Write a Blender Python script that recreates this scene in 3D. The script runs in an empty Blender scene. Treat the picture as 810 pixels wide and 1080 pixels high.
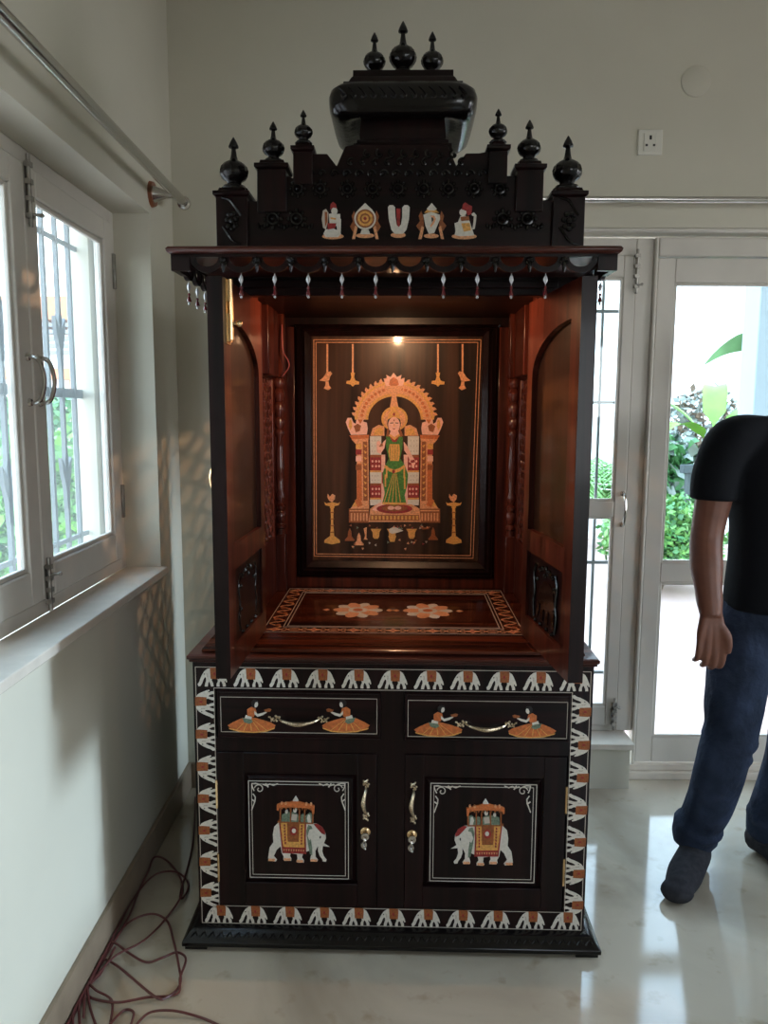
import bpy, bmesh, math, random
from mathutils import Vector, Matrix, noise
random.seed(7)
R = math.radians
sc = bpy.context.scene
col = sc.collection

# ------------------------------------------------------------ camera
CAM = Vector((0, 0, 1.45))
cd = bpy.data.cameras.new('camera'); cam = bpy.data.objects.new('camera', cd); col.objects.link(cam)
CM = Matrix.Rotation(R(.2), 3, 'Z') @ Matrix.Rotation(R(90 - 7.25), 3, 'X') @ Matrix.Rotation(R(.25), 3, 'Z')
cam.matrix_world = Matrix.Translation(CAM) @ CM.to_4x4()
cd.sensor_fit = 'VERTICAL'; cd.sensor_height = 24.0; cd.lens = 24.0 * 810 / 1080
cd.clip_start = .05; cd.clip_end = 200
sc.camera = cam
# ------------------------------------------------------------ colour management
vs = sc.view_settings
vs.view_transform = 'Standard'; vs.look = 'None'; vs.gamma = 1; vs.use_curve_mapping = False
vs.exposure = 1.16
# ------------------------------------------------------------ world (overcast sky)
SKY = 4.2
w = bpy.data.worlds.new('overcast'); sc.world = w; w.use_nodes = True
nt = w.node_tree; nt.nodes.clear()
wo = nt.nodes.new('ShaderNodeOutputWorld'); bg = nt.nodes.new('ShaderNodeBackground')
tc = nt.nodes.new('ShaderNodeTexCoord'); sx = nt.nodes.new('ShaderNodeSeparateXYZ'); cr = nt.nodes.new('ShaderNodeValToRGB')
nt.links.new(tc.outputs['Generated'], sx.inputs[0]); nt.links.new(sx.outputs['Z'], cr.inputs[0])
cr.color_ramp.elements[0].position = 0; cr.color_ramp.elements[0].color = (.86, .90, .92, 1)
cr.color_ramp.elements[1].position = .7; cr.color_ramp.elements[1].color = (.52, .73, 1, 1)
nt.links.new(cr.outputs[0], bg.inputs[0]); bg.inputs[1].default_value = SKY
nt.links.new(bg.outputs[0], wo.inputs[0])


def lamp(name, kind, loc, rot, energy, color, size=None, portal=False, **k):
    l = bpy.data.lights.new(name, kind); l.energy = energy; l.color = color
    if kind == 'AREA':
        l.shape = 'RECTANGLE'; l.size, l.size_y = size
        if portal: l.cycles.is_portal = True
    for a, b in k.items(): setattr(l, a, b)
    o = bpy.data.objects.new(name, l); col.objects.link(o); o.location = loc; o.rotation_euler = rot
    return o


# hazy low sun coming in through the tall right-hand opening
lamp('hazy_sun', 'SUN', (6, -5, 4), Vector((-1, .03, -.23)).to_track_quat('-Z', 'Y').to_euler(), 1.15, (.62, .82, 1), angle=R(6))
# daylight portals at the openings; the front one is added for fill
lamp('left_window_daylight', 'AREA', (-1.06, 1.62, 1.51), (0, R(-90), 0), 1, (1, 1, 1), (1.16, 1.9), True)
lamp('garden_door_daylight', 'AREA', (1.0, 3.12, 1.05), (R(-90), 0, 0), 1, (1, 1, 1), (1.5, 2.1), True)
lamp('right_opening_daylight', 'AREA', (3.16, 1.5, 1.5), (0, R(90), 0), 1, (1, 1, 1), (1.2, 1.0), True)

lamp('front_fill_portal', 'AREA', (2.15, -2.72, 1.55), (R(90), 0, 0), 1, (1, 1, 1), (1.4, 1.3), True)  # unseen opening behind the camera, added to brighten the room

# ------------------------------------------------------------ pixel helpers used while measuring
O = Vector((.016, 1.945, 0)); TH = -R(1.2)
Qi = Matrix.Rotation(-TH, 3, 'Z')


def ray(px, py): return CM @ Vector(((px - 405) / 810, -(py - 540) / 810, -1))


def P(px, py, c):
    "shrine-local (x, z) of a photo point known to lie on the plane y = c"
    o = Qi @ (CAM - O); d = Qi @ ray(px, py); t = (c - o.y) / d.y; p = o + d * t
    return (p.x, p.z)


def W(px, py, ax, v):
    d = ray(px, py); t = (v - CAM[ax]) / d[ax]
    return CAM + d * t


# ------------------------------------------------------------ materials
def srgb(r, g, b):
    f = lambda c: (c / 255 / 12.92) if c / 255 <= .04045 else ((c / 255 + .055) / 1.055) ** 2.4
    return (f(r), f(g), f(b), 1)


MATS = {}


def newmat(name):
    m = bpy.data.materials.new(name); m.use_nodes = True
    n = m.node_tree; b = n.nodes['Principled BSDF']
    MATS[name] = m
    return m, n, b


def plain(name, c, rough=.5, metal=0, coat=0, noise_amt=.0, scale=20, bump=0, spec=.5, c2=None):
    m, n, b = newmat(name)
    b.inputs['Base Color'].default_value = c
    b.inputs['Roughness'].default_value = rough; b.inputs['Metallic'].default_value = metal
    b.inputs['Coat Weight'].default_value = coat; b.inputs['Specular IOR Level'].default_value = spec
    b.inputs['Coat Roughness'].default_value = .08
    tcn = n.nodes.new('ShaderNodeTexCoord'); nz = n.nodes.new('ShaderNodeTexNoise')
    n.links.new(tcn.outputs['Object'], nz.inputs['Vector']); nz.inputs['Scale'].default_value = scale; nz.inputs['Detail'].default_value = 6
    if noise_amt or c2:
        r = n.nodes.new('ShaderNodeValToRGB'); n.links.new(nz.outputs[0], r.inputs[0])
        r.color_ramp.elements[0].position = .35; r.color_ramp.elements[1].position = .65
        r.color_ramp.elements[0].color = tuple(x * (1 - noise_amt) for x in c[:3]) + (1,)
        r.color_ramp.elements[1].color = c2 or (tuple(min(1, x * (1 + noise_amt)) for x in c[:3]) + (1,))
        n.links.new(r.outputs[0], b.inputs['Base Color'])
    if bump:
        bp = n.nodes.new('ShaderNodeBump'); bp.inputs['Strength'].default_value = bump; bp.inputs['Distance'].default_value = .002
        n.links.new(nz.outputs[0], bp.inputs['Height']); n.links.new(bp.outputs[0], b.inputs['Normal'])
    return m


def wood(name, dark, light, axis='Z', rough=.25, coat=.6, scale=1.0, pos=(.35, .75)):
    m, n, b = newmat(name)
    tcn = n.nodes.new('ShaderNodeTexCoord'); mp = n.nodes.new('ShaderNodeMapping')
    s = [38 * scale] * 3; s['XYZ'.index(axis)] = 1.6 * scale
    mp.inputs['Scale'].default_value = s
    nz = n.nodes.new('ShaderNodeTexNoise'); nz.inputs['Scale'].default_value = 1; nz.inputs['Detail'].default_value = 5; nz.inputs['Distortion'].default_value = .6
    r = n.nodes.new('ShaderNodeValToRGB')
    r.color_ramp.elements[0].position = pos[0]; r.color_ramp.elements[1].position = pos[1]
    r.color_ramp.elements[0].color = dark + (1,); r.color_ramp.elements[1].color = light + (1,)
    n.links.new(tcn.outputs['Object'], mp.inputs[0]); n.links.new(mp.outputs[0], nz.inputs['Vector'])
    n.links.new(nz.outputs[0], r.inputs[0]); n.links.new(r.outputs[0], b.inputs['Base Color'])
    b.inputs['Roughness'].default_value = rough + .08; b.inputs['Coat Weight'].default_value = coat * .4; b.inputs['Coat Roughness'].default_value = .08
    b.inputs['Specular IOR Level'].default_value = .22
    return m


D1, D2 = (.0030, .0011, .0012), (.0165, .0042, .0044)
wood('rosewood', D1, D2, 'Z', coat=.15); wood('rosewood_h', D1, D2, 'X', coat=.15)
wood('rosewood_red', (.020, .004, .003), (.125, .024, .012), 'Z', .2)
wood('rosewood_red_h', (.022, .006, .006), (.11, .027, .015), 'X', .22)
wood('rosewood_gloss', (.03, .007, .006), (.12, .028, .017), 'Z', .06, coat=2)
wood('rosewood_brown', (.010, .004, .0025), (.042, .015, .008), 'Z', .25, scale=.8)
wood('panel_brown', (.014, .006, .004), (.085, .036, .019), 'Z', .25, scale=.6)
wood('shelf_wood', (.012, .003, .002), (.15, .030, .012), 'X', .14, coat=1, pos=(.38, .8))
wood('soffit_wood', (.010, .004, .003), (.07, .022, .012), 'X', .32, coat=.1)
plain('ebony', (.004, .0028, .0028, 1), .2, spec=.35, coat=.1, bump=.3, scale=60)
plain('ivory', srgb(216, 208, 196), .45, noise_amt=.08, scale=160)
plain('ivory_line', srgb(190, 178, 165), .45)
plain('rust', srgb(148, 82, 40), .45, noise_amt=.25, scale=200)
plain('orange', srgb(200, 108, 56), .4, noise_amt=.2, scale=150)
plain('tan', srgb(225, 158, 112), .4, noise_amt=.25, scale=220)
plain('gold', srgb(222, 162, 84), .4, noise_amt=.2, scale=200)
plain('green', srgb(70, 125, 50), .4, noise_amt=.35, scale=200)
plain('greygreen', srgb(110, 125, 105), .4, noise_amt=.3, scale=200)
plain('redinlay', srgb(150, 42, 40), .4, noise_amt=.3, scale=150)
plain('pink', srgb(240, 185, 165), .4, noise_amt=.1, scale=150)
plain('blackinlay', (.01, .008, .008, 1), .4)
plain('brass', (.75, .52, .28, 1), .25, metal=1)
plain('antique_brass', (.62, .50, .34, 1), .35, metal=1, noise_amt=.5, scale=300)
plain('steel', (.62, .60, .57, 1), .2, metal=1)
plain('dull_steel', (.34, .32, .29, 1), .4, metal=1, noise_amt=.3)
plain('crystal', (.5, .5, .52, 1), .1, spec=1)
plain('ruby_bead', (.12, .01, .015, 1), .1, coat=1)
plain('wall_paint', srgb(212, 207, 190), .75, noise_amt=.02, scale=3, bump=.05)
plain('white_paint', srgb(214, 208, 198), .4, noise_amt=.03, scale=8)
plain('plastic', srgb(225, 222, 210), .35)
plain('dark_slot', (.02, .02, .02, 1), .6)
plain('skirting', srgb(150, 132, 112), .35, noise_amt=.1, scale=12)
plain('sill_marble', srgb(222, 212, 198), .25, noise_amt=.06, scale=14)
plain('grille_paint', srgb(112, 118, 120), .5)
plain('black_cloth', (.006, .007, .010, 1), .9, bump=.3, scale=300, spec=.2)
plain('denim', srgb(42, 52, 72), .85, noise_amt=.35, scale=9, bump=.5, spec=.2)
_n = MATS['denim'].node_tree; _b = [q for q in _n.nodes if q.type == 'BUMP'][0]; _b.inputs['Strength'].default_value = 1; _b.inputs['Distance'].default_value = .03
plain('sock', srgb(54, 54, 58), .95, noise_amt=.2, scale=60, bump=.5, spec=.1)
plain('sock_mark', srgb(150, 90, 70), .9)
plain('skin', srgb(122, 78, 62), .5, noise_amt=.08, scale=30)
plain('hair', (.008, .006, .006, 1), .6, bump=.5, scale=200)
plain('eye_white', (.8, .8, .78, 1), .2)
plain('lamp_cord', srgb(170, 90, 90), .4)
plain('cable_red', srgb(98, 52, 50), .4)
plain('leaf_green', srgb(112, 160, 88), .5, noise_amt=.35, scale=4)
plain('leaf_dark', srgb(80, 132, 82), .5, noise_amt=.35, scale=4)
plain('leaf_bright', srgb(108, 165, 52), .45, noise_amt=.2, scale=5)
plain('leaf_grey', srgb(130, 140, 135), .6, noise_amt=.3, scale=5)
plain('bark', srgb(110, 95, 80), .9, noise_amt=.3)
plain('ext_white', srgb(225, 228, 228), .8, noise_amt=.03, scale=2)
plain('ext_orange', srgb(205, 130, 85), .8)
plain('dark_grey', srgb(70, 80, 84), .8)
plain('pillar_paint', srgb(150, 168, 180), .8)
plain('ext_grey', srgb(130, 132, 132), .8)
plain('paving', srgb(178, 150, 140), .7, noise_amt=.05, scale=2)
plain('soil', srgb(120, 105, 85), .9, noise_amt=.2)
plain('ceiling_paint', srgb(215, 212, 200), .8)
plain('wood_ring', srgb(130, 75, 45), .4)

# lamp glow disc
m, n, b = newmat('lamp_lens'); b.inputs['Emission Color'].default_value = (1, .6, .3, 1); b.inputs['Emission Strength'].default_value = 6
# floor marble
m, n, b = newmat('floor_marble')
tcn = n.nodes.new('ShaderNodeTexCoord'); nz = n.nodes.new('ShaderNodeTexNoise'); nz.inputs['Scale'].default_value = 1.7; nz.inputs['Detail'].default_value = 8; nz.inputs['Distortion'].default_value = 1.2
r_ = n.nodes.new('ShaderNodeValToRGB'); r_.color_ramp.elements[0].color = srgb(160, 148, 130); r_.color_ramp.elements[1].color = srgb(198, 187, 168)
r_.color_ramp.elements[0].position = .3; r_.color_ramp.elements[1].position = .62
nf = n.nodes.new('ShaderNodeTexNoise'); nf.inputs['Scale'].default_value = 14; nf.inputs['Detail'].default_value = 4
rf = n.nodes.new('ShaderNodeValToRGB'); rf.color_ramp.elements[0].position = .2; rf.color_ramp.elements[1].position = .4
rf.color_ramp.elements[0].color = (.72, .66, .58, 1); rf.color_ramp.elements[1].color = (1, 1, 1, 1)
mx = n.nodes.new('ShaderNodeMix'); mx.data_type = 'RGBA'; mx.blend_type = 'MULTIPLY'; mx.inputs[0].default_value = 1
n.links.new(tcn.outputs['Object'], nz.inputs['Vector']); n.links.new(tcn.outputs['Object'], nf.inputs['Vector'])
n.links.new(nz.outputs[0], r_.inputs[0]); n.links.new(nf.outputs[0], rf.inputs[0])
n.links.new(r_.outputs[0], mx.inputs[6]); n.links.new(rf.outputs[0], mx.inputs[7]); n.links.new(mx.outputs[2], b.inputs['Base Color'])
b.inputs['Roughness'].default_value = .09; b.inputs['Specular IOR Level'].default_value = .55
# window glass: clear sheet with fresnel reflection
m, n, b = newmat('glass')
n.nodes.remove(b)
tr = n.nodes.new('ShaderNodeBsdfTransparent'); tr.inputs[0].default_value = (.93, .97, .96, 1)
gl = n.nodes.new('ShaderNodeBsdfGlossy'); gl.inputs['Roughness'].default_value = .02
lw = n.nodes.new('ShaderNodeLayerWeight'); lw.inputs[0].default_value = .5; pw = n.nodes.new('ShaderNodeMath'); pw.operation = 'POWER'; pw.inputs[1].default_value = 5
fr = n.nodes.new('ShaderNodeMath'); fr.operation = 'MULTIPLY_ADD'; fr.inputs[1].default_value = .9; fr.inputs[2].default_value = .04
n.links.new(lw.outputs['Facing'], pw.inputs[0]); n.links.new(pw.outputs[0], fr.inputs[0]); ms = n.nodes.new('ShaderNodeMixShader')
n.links.new(fr.outputs[0], ms.inputs[0]); n.links.new(tr.outputs[0], ms.inputs[1]); n.links.new(gl.outputs[0], ms.inputs[2])
n.links.new(ms.outputs[0], n.nodes['Material Output'].inputs[0])


# left window glass: the same sheet with bright milky haze mixed into it
m2 = m.copy(); m2.name = 'hazy_glass'; MATS['hazy_glass'] = m2; n2 = m2.node_tree
out_ = n2.nodes['Material Output']; src_ = out_.inputs[0].links[0].from_socket
tl_ = n2.nodes.new('ShaderNodeBsdfTranslucent'); tl_.inputs[0].default_value = (.80, .90, .90, 1); mm_ = n2.nodes.new('ShaderNodeMixShader'); mm_.inputs[0].default_value = .05
n2.links.new(src_, mm_.inputs[1]); n2.links.new(tl_.outputs[0], mm_.inputs[2]); n2.links.new(mm_.outputs[0], out_.inputs[0])


# ------------------------------------------------------------ mesh builder
class MB:
    def __init__(s): s.v, s.f, s.m = [], [], []

    def add(s, vs_, fs, mi=0):
        b0 = len(s.v); s.v += [tuple(p) for p in vs_]
        for f in fs: s.f.append([i + b0 for i in f]); s.m.append(mi)
        return s

    def box(s, x0, x1, y0, y1, z0, z1, mi=0):
        v = [(x, y, z) for z in (z0, z1) for y in (y0, y1) for x in (x0, x1)]
        return s.add(v, [(0, 2, 3, 1), (4, 5, 7, 6), (0, 1, 5, 4), (1, 3, 7, 5), (3, 2, 6, 7), (2, 0, 4, 6)], mi)

    def prism(s, pts, h0, h1, mp, mi=0):
        "polygon pts (a,b) extruded from h0 to h1; mp(a,b,h) gives the point"
        n = len(pts)
        v = [mp(a, b, h0) for a, b in pts] + [mp(a, b, h1) for a, b in pts]
        f = [list(range(n))[::-1], list(range(n, 2 * n))] + [(i, (i + 1) % n, n + (i + 1) % n, n + i) for i in range(n)]
        return s.add(v, f, mi)

    def tube(s, pts, r, n=8, mi=0, closed=False, caps=True):
        pts = [Vector(p) for p in pts]; N = len(pts)
        rr = r if isinstance(r, (list, tuple)) else [r] * N
        up = None; rings = []
        for i, p in enumerate(pts):
            a = pts[(i - 1) % N] if (closed or i) else p; c = pts[(i + 1) % N] if (closed or i < N - 1) else p
            t = (c - a)
            if t.length < 1e-9: t = Vector((0, 0, 1))
            t.normalize()
            if up is None: up = t.orthogonal().normalized()
            up = (up - t * up.dot(t))
            if up.length < 1e-6: up = t.orthogonal()
            up.normalize(); sd = t.cross(up)
            rings.append([p + (up * math.cos(2 * math.pi * k / n) + sd * math.sin(2 * math.pi * k / n)) * rr[i] for k in range(n)])
        v = [q for rg in rings for q in rg]; f = []
        for i in range(N if closed else N - 1):
            j = (i + 1) % N
            for k in range(n): f.append((i * n + k, i * n + (k + 1) % n, j * n + (k + 1) % n, j * n + k))
        if caps and not closed: f.append(list(range(n))[::-1]); f.append([(N - 1) * n + k for k in range(n)])
        return s.add(v, f, mi)

    def rings(s, rg, mi=0, cap=True, closed=True):
        n = len(rg[0]); v = [q for r in rg for q in r]; f = []
        for i in range(len(rg) - 1):
            for k in range(n if closed else n - 1): f.append((i * n + k, i * n + (k + 1) % n, (i + 1) * n + (k + 1) % n, (i + 1) * n + k))
        if cap: f.append(list(range(n))[::-1]); f.append([(len(rg) - 1) * n + k for k in range(n)])
        return s.add(v, f, mi)

    def lathe(s, prof, c, n=20, mi=0):
        return s.rings([[(c[0] + r * math.cos(2 * math.pi * k / n), c[1] + r * math.sin(2 * math.pi * k / n), c[2] + z) for k in range(n)] for r, z in prof], mi)

    def ball(s, c, r, n=12, mi=0):
        rx, ry, rz = r if isinstance(r, (tuple, list)) else (r, r, r)
        m_ = max(4, n // 2)
        rg = []
        for i in range(m_ + 1):
            a = -math.pi / 2 + math.pi * i / m_; k0 = max(math.cos(a), .02)
            rg.append([(c[0] + rx * k0 * math.cos(2 * math.pi * k / n), c[1] + ry * k0 * math.sin(2 * math.pi * k / n), c[2] + rz * math.sin(a)) for k in range(n)])
        return s.rings(rg, mi)

    def build(s, name, mats, parent=None, bevel=0, ang=35, loc=None):
        me = bpy.data.meshes.new(name); me.from_pydata(s.v, [], s.f)
        if isinstance(mats, str): mats = [mats]
        for k in mats: me.materials.append(MATS[k])
        me.polygons.foreach_set('material_index', s.m)
        bm = bmesh.new(); bm.from_mesh(me); bmesh.ops.recalc_face_normals(bm, faces=bm.faces); bm.to_mesh(me); bm.free()
        me.polygons.foreach_set('use_smooth', [True] * len(me.polygons))
        try: me.set_sharp_from_angle(angle=R(ang))
        except Exception: pass
        me.update()
        o = bpy.data.objects.new(name, me); col.objects.link(o)
        if parent: o.parent = parent
        if loc: o.location = loc
        if bevel:
            b_ = o.modifiers.new('bevel', 'BEVEL'); b_.width = bevel; b_.segments = 2; b_.limit_method = 'ANGLE'; b_.angle_limit = R(40)
        return o


def front(y0): return lambda a, b, h: (a, y0 - h, b)          # art lying on a front face, h proud of it
def top(z0): return lambda a, b, h: (a, b, z0 + h)
def tag(o, label=None, cat=None, group=None, kind=None):
    for k, v in (('label', label), ('category', cat), ('group', group), ('kind', kind)):
        if v: o[k] = v
    return o
def empty(name, loc=(0, 0, 0), rz=0, parent=None):
    o = bpy.data.objects.new(name, None); col.objects.link(o); o.location = loc; o.rotation_euler = (0, 0, rz); o.empty_display_size = .1
    if parent: o.parent = parent
    return o
def struct(mb, name, m, parent=None, bevel=0):
    o = mb.build(name, m, parent, bevel)
    if not parent: o['kind'] = 'structure'
    return o
def dup(o, loc=None, rot=None, parent=None):
    c = o.copy(); col.objects.link(c)
    if parent is not None: c.parent = parent
    if loc is not None: c.location = loc
    if rot is not None: c.rotation_euler = rot
    return c
def dup_tree(o, loc=None, rot=None, parent=None):
    c = dup(o, loc, rot, parent)
    for ch in list(o.children): dup_tree(ch, parent=c)
    return c
def catmull(pts, k=6, closed=False):
    pts = [Vector(p) for p in pts]; N = len(pts); out = []
    for i in range(N if closed else N - 1):
        g = lambda j: pts[j % N] if closed else pts[min(max(j, 0), N - 1)]
        a, b_, c, d = g(i - 1), g(i), g(i + 1), g(i + 2)
        for q in range(k):
            t = q / k
            out.append(.5 * ((2 * b_) + (c - a) * t + (2 * a - 5 * b_ + 4 * c - d) * t * t + (3 * b_ - a - 3 * c + d) * t ** 3))
    if not closed: out.append(pts[-1])
    return out
def circ(cx, cy, rx, ry=None, n=20, a0=0, a1=360):
    ry = ry or rx; full = abs(a1 - a0) >= 360
    return [(cx + rx * math.cos(R(a0 + (a1 - a0) * k / (n if full else n - 1))), cy + ry * math.sin(R(a0 + (a1 - a0) * k / (n if full else n - 1)))) for k in range(n)]
def band(pts, wd, closed=False):
    "flat strip polygon following pts; returns list of quads"
    q = []; N = len(pts)
    for i in range(N if closed else N - 1):
        a = Vector(pts[i]); b_ = Vector(pts[(i + 1) % N]); t = (b_ - a)
        if t.length < 1e-9: continue
        t.normalize(); nn = Vector((-t.y, t.x)) * wd / 2; e = t * wd * .25
        q.append([tuple(a + nn - e), tuple(b_ + nn + e), tuple(b_ - nn + e), tuple(a - nn - e)])
    return q


# ============================================================ SETTING
XL, YB = -.77, 2.85           # inner faces of left and back walls
ZC = 3.05
# floor of large marble slabs (joints nearly invisible)
fl = MB()
fl.box(-1.0, 3.2, -2.6, 3.05, -.12, 0)
struct(fl, 'floor', 'floor_marble')
struct(MB().box(-1.02, 3.2, -2.6, 3.05, ZC, ZC + .1), 'ceiling', 'ceiling_paint')
WY0, WY1, WZ0, WZ1 = .67, 2.575, .93, 2.09      # left window opening
wl = MB()
wl.box(XL - .25, XL, -2.6, WY0, 0, ZC); wl.box(XL - .25, XL, WY1, 3.05, 0, ZC)
wl.box(XL - .25, XL, WY0, WY1, 0, WZ0 - .025); wl.box(XL - .25, XL, WY0, WY1, WZ1, ZC)
wl.box(XL - .25, XL - .175, 2.50, WY1, WZ0 - .025, WZ1)
struct(wl, 'wall_left', 'wall_paint')
BX0, BX1, BZ1 = .25, 1.78, 2.115                # back opening
wb = MB()
wb.box(XL, BX0, YB, YB + .2, 0, ZC); wb.box(BX1, 3.2, YB, YB + .2, 0, ZC)
wb.box(BX0, BX1, YB, YB + .2, BZ1, ZC); wb.box(BX0, .952, YB, YB + .2, 0, .166)
struct(wb, 'wall_back', 'wall_paint')
wr = MB()
for (ya_, yb_, za_, zb_) in ((-2.6, 1.0, 0, ZC), (2.0, 2.5, 0, ZC), (2.75, 3.05, 0, ZC), (1.0, 2.0, 0, .9), (1.0, 2.0, 2.1, ZC), (2.5, 2.75, 0, .9), (2.5, 2.75, 2.1, ZC)): wr.box(3.0, 3.15, ya_, yb_, za_, zb_)
struct(wr, 'wall_right', 'wall_paint')
wfr = MB()
for q_ in ((-1.0, 1.45, 0, ZC), (2.85, 3.2, 0, ZC), (1.45, 2.85, 0, .9), (1.45, 2.85, 2.2, ZC)): wfr.box(q_[0], q_[1], -2.7, -2.6, q_[2], q_[3])  # wall leaves an unseen opening, added for fill daylight
struct(wfr, 'wall_front', 'wall_paint')
struct(MB().box(-12, 14, -14, -2.7, -.16, -.06), 'rear_yard', 'paving')
struct(MB().box(XL, XL + .014, -2.6, YB, 0, .10), 'baseboard_left', 'skirting', bevel=.002)
struct(MB().box(XL + .014, BX0 + .3, YB - .014, YB, 0, .10), 'baseboard_back', 'skirting', bevel=.002)
struct(MB().box(BX0, .962, YB - .02, YB + .12, .166, .19), 'trim_1', 'sill_marble', bevel=.003)
struct(MB().box(XL - .12, XL + .022, WY0 - .01, WY1 + .012, WZ0 - .025, WZ0), 'trim_2', 'sill_marble', bevel=.003)
# stepped threshold of the garden door
th = MB(); th.box(.952, BX1, 2.925, 3.05, 0, .03); th.box(.952, BX1, 2.945, 3.05, .03, .055)
struct(th, 'trim_3', 'sill_marble', bevel=.003)
struct(MB().box(BX0, BX1, YB + .005, YB + .03, BZ1 - .012, BZ1), 'trim_4', 'white_paint', bevel=.003)


def sash(parent, y0, y1, z0, z1, x, sw, name='sash'):
    "casement leaf in a plane of constant x (x = room face)"
    s = MB(); t = .035
    s.box(x - t, x, y0, y0 + sw, z0, z1); s.box(x - t, x, y1 - sw, y1, z0, z1)
    s.box(x - t, x, y0 + sw, y1 - sw, z0, z0 + sw + .02); s.box(x - t, x, y0 + sw, y1 - sw, z1 - sw, z1)
    o = s.build(name, 'white_paint', parent, bevel=.004)
    g = .012
    bd = MB(); a0, a1, b0, b1 = y0 + sw, y1 - sw, z0 + sw + .02, z1 - sw
    for (p0, p1, q0, q1) in ((a0, a0 + g, b0, b1), (a1 - g, a1, b0, b1), (a0 + g, a1 - g, b0, b0 + g), (a0 + g, a1 - g, b1 - g, b1)):
        bd.box(x - .022, x - .008, p0, p1, q0, q1)
    bd.build('glazing_bead', 'white_paint', o, bevel=.003)
    MB().box(x - .020, x - .016, a0 + .004, a1 - .004, b0 + .004, b1 - .004).build('pane', 'hazy_glass', o)
    return o


# ---- window_1 : the left casement window
w1 = empty('window_1', (0, 0, 0)); w1['kind'] = 'structure'
xf = XL - .11
fr_ = MB(); fw = .04
fr_.box(xf - .05, xf - .008, WY0, WY0 + fw, WZ0, WZ1); fr_.box(xf - .05, xf - .008, WY1 - fw, WY1, WZ0, WZ1)
fr_.box(xf - .05, xf - .008, WY0 + fw, WY1 - fw, WZ0, WZ0 + fw); fr_.box(xf - .05, xf - .008, WY0 + fw, WY1 - fw, WZ1 - fw, WZ1)
fr_.build('window_frame', 'white_paint', w1, bevel=.004)
ss = [(.71, 1.325), (1.33, 1.93), (1.935, 2.53)]
for a, b_ in ss: sash(w1, a, b_, WZ0 + .042, WZ1 - .042, xf, .065)
# handles, bolts, hinges
def d_handle(parent, base, up, out, r=.0055, h=.055, proj=.035, m='steel', name='handle'):
    base, up, out = Vector(base), Vector(up), Vector(out)
    pts = [base + up * (-h), base + up * (-h) + out * proj * .5, base + up * (-h * .75) + out * proj * .9, base + out * proj * 1.15, base + up * (h * .75) + out * proj * .9, base + up * h + out * proj * .5, base + up * h]
    mb = MB(); mb.tube(catmull(pts, 5), r, 8)
    for sg in (-1, 1): mb.ball(base + up * h * sg, .011, 8)
    return mb.build(name, m, parent)
d_handle(w1, (xf, 1.905, 1.53), (0, 0, 1), (1, 0, 0)); d_handle(w1, (xf, 1.962, 1.53), (0, 0, 1), (1, 0, 0))
def bolt(parent, x, y, z0, z1, knob, m='dull_steel', ax='x'):
    b = MB()
    q = (lambda p: (x + p[0], y + p[1], p[2])) if ax == 'x' else (lambda p: (x + p[1], y - p[0], p[2]))
    def bx(x0, x1, y0, y1, a, c):
        (p0, p1, p2), (r0, r1, r2) = q((x0, y0, a)), q((x1, y1, c))
        b.box(min(p0, r0), max(p0, r0), min(p1, r1), max(p1, r1), p2, r2)
    bx(0, .003, -.010, .010, z0 + .02, z1 - .02)
    b.tube([q((.009, 0, z0)), q((.009, 0, z1))], .0055, 8)
    n_ = 4
    for k in range(n_):
        zz = z0 + .02 + (z1 - z0 - .05) * k / (n_ - 1); bx(.002, .016, -.009, .009, zz, zz + .012)
    b.tube([q((.009, 0, knob)), q((.03, .012, knob))], .004, 8); b.ball(q((.032, .013, knob)), .006, 8)
    return b.build('tower_bolt', m, parent)
bolt(w1, xf, 1.945, 1.90, 2.07, 1.93); bolt(w1, xf, 1.945, .94, 1.08, 1.035)
for zz in (1.90, 1.16):
    MB().box(xf - .002, xf + .008, 2.528, 2.542, zz - .055, zz + .055).build('hinge', 'dull_steel', w1, bevel=.002)

# ---- window grille outside the left window
gr = empty('window_grille', (XL - .215, 0, 0)); tag(gr, 'grey painted iron grille with spear ornaments outside the left window', 'grille')
for zz in (WZ0 + .13, WZ0 + .58, WZ1 - .13): MB().box(-.004, .004, WY0, WY1, zz - (.014 if abs(zz - WZ0 - .58) < .01 else .007), zz + (.014 if abs(zz - WZ0 - .58) < .01 else .007)).build('rail', 'grille_paint', gr)
ny = 21
barm = MB(); barm.box(-.006, .006, -.007, .007, WZ0, WZ1)
b0 = None
for i in range(ny):
    yy = WY0 + (WY1 - WY0) * (i + .5) / ny
    if b0 is None:
        b0 = barm.build('bar', 'grille_paint', gr, loc=(0, yy, 0))
    else: dup(b0, (0, yy, 0), parent=gr)
def spear(z):
    s = MB(); mp = lambda a, b, h: (h, a, b)
    s.prism([(0, z + .07), (.012, z + .03), (.008, z), (.036, z + .035), (.03, z - .01), (.012, z - .06), (.009, z - .12), (-.009, z - .12), (-.012, z - .06), (-.03, z - .01), (-.036, z + .035), (-.008, z), (-.012, z + .03)], -.006, .006, mp)
    return s
o1 = None
for i in range(2, ny, 4):
    yy = WY0 + (WY1 - WY0) * (i + .5) / ny
    for z in (1.70, 1.28):
        oo = spear(z).build('spear_ornament', 'grille_paint', gr, loc=(0, yy, 0))

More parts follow.
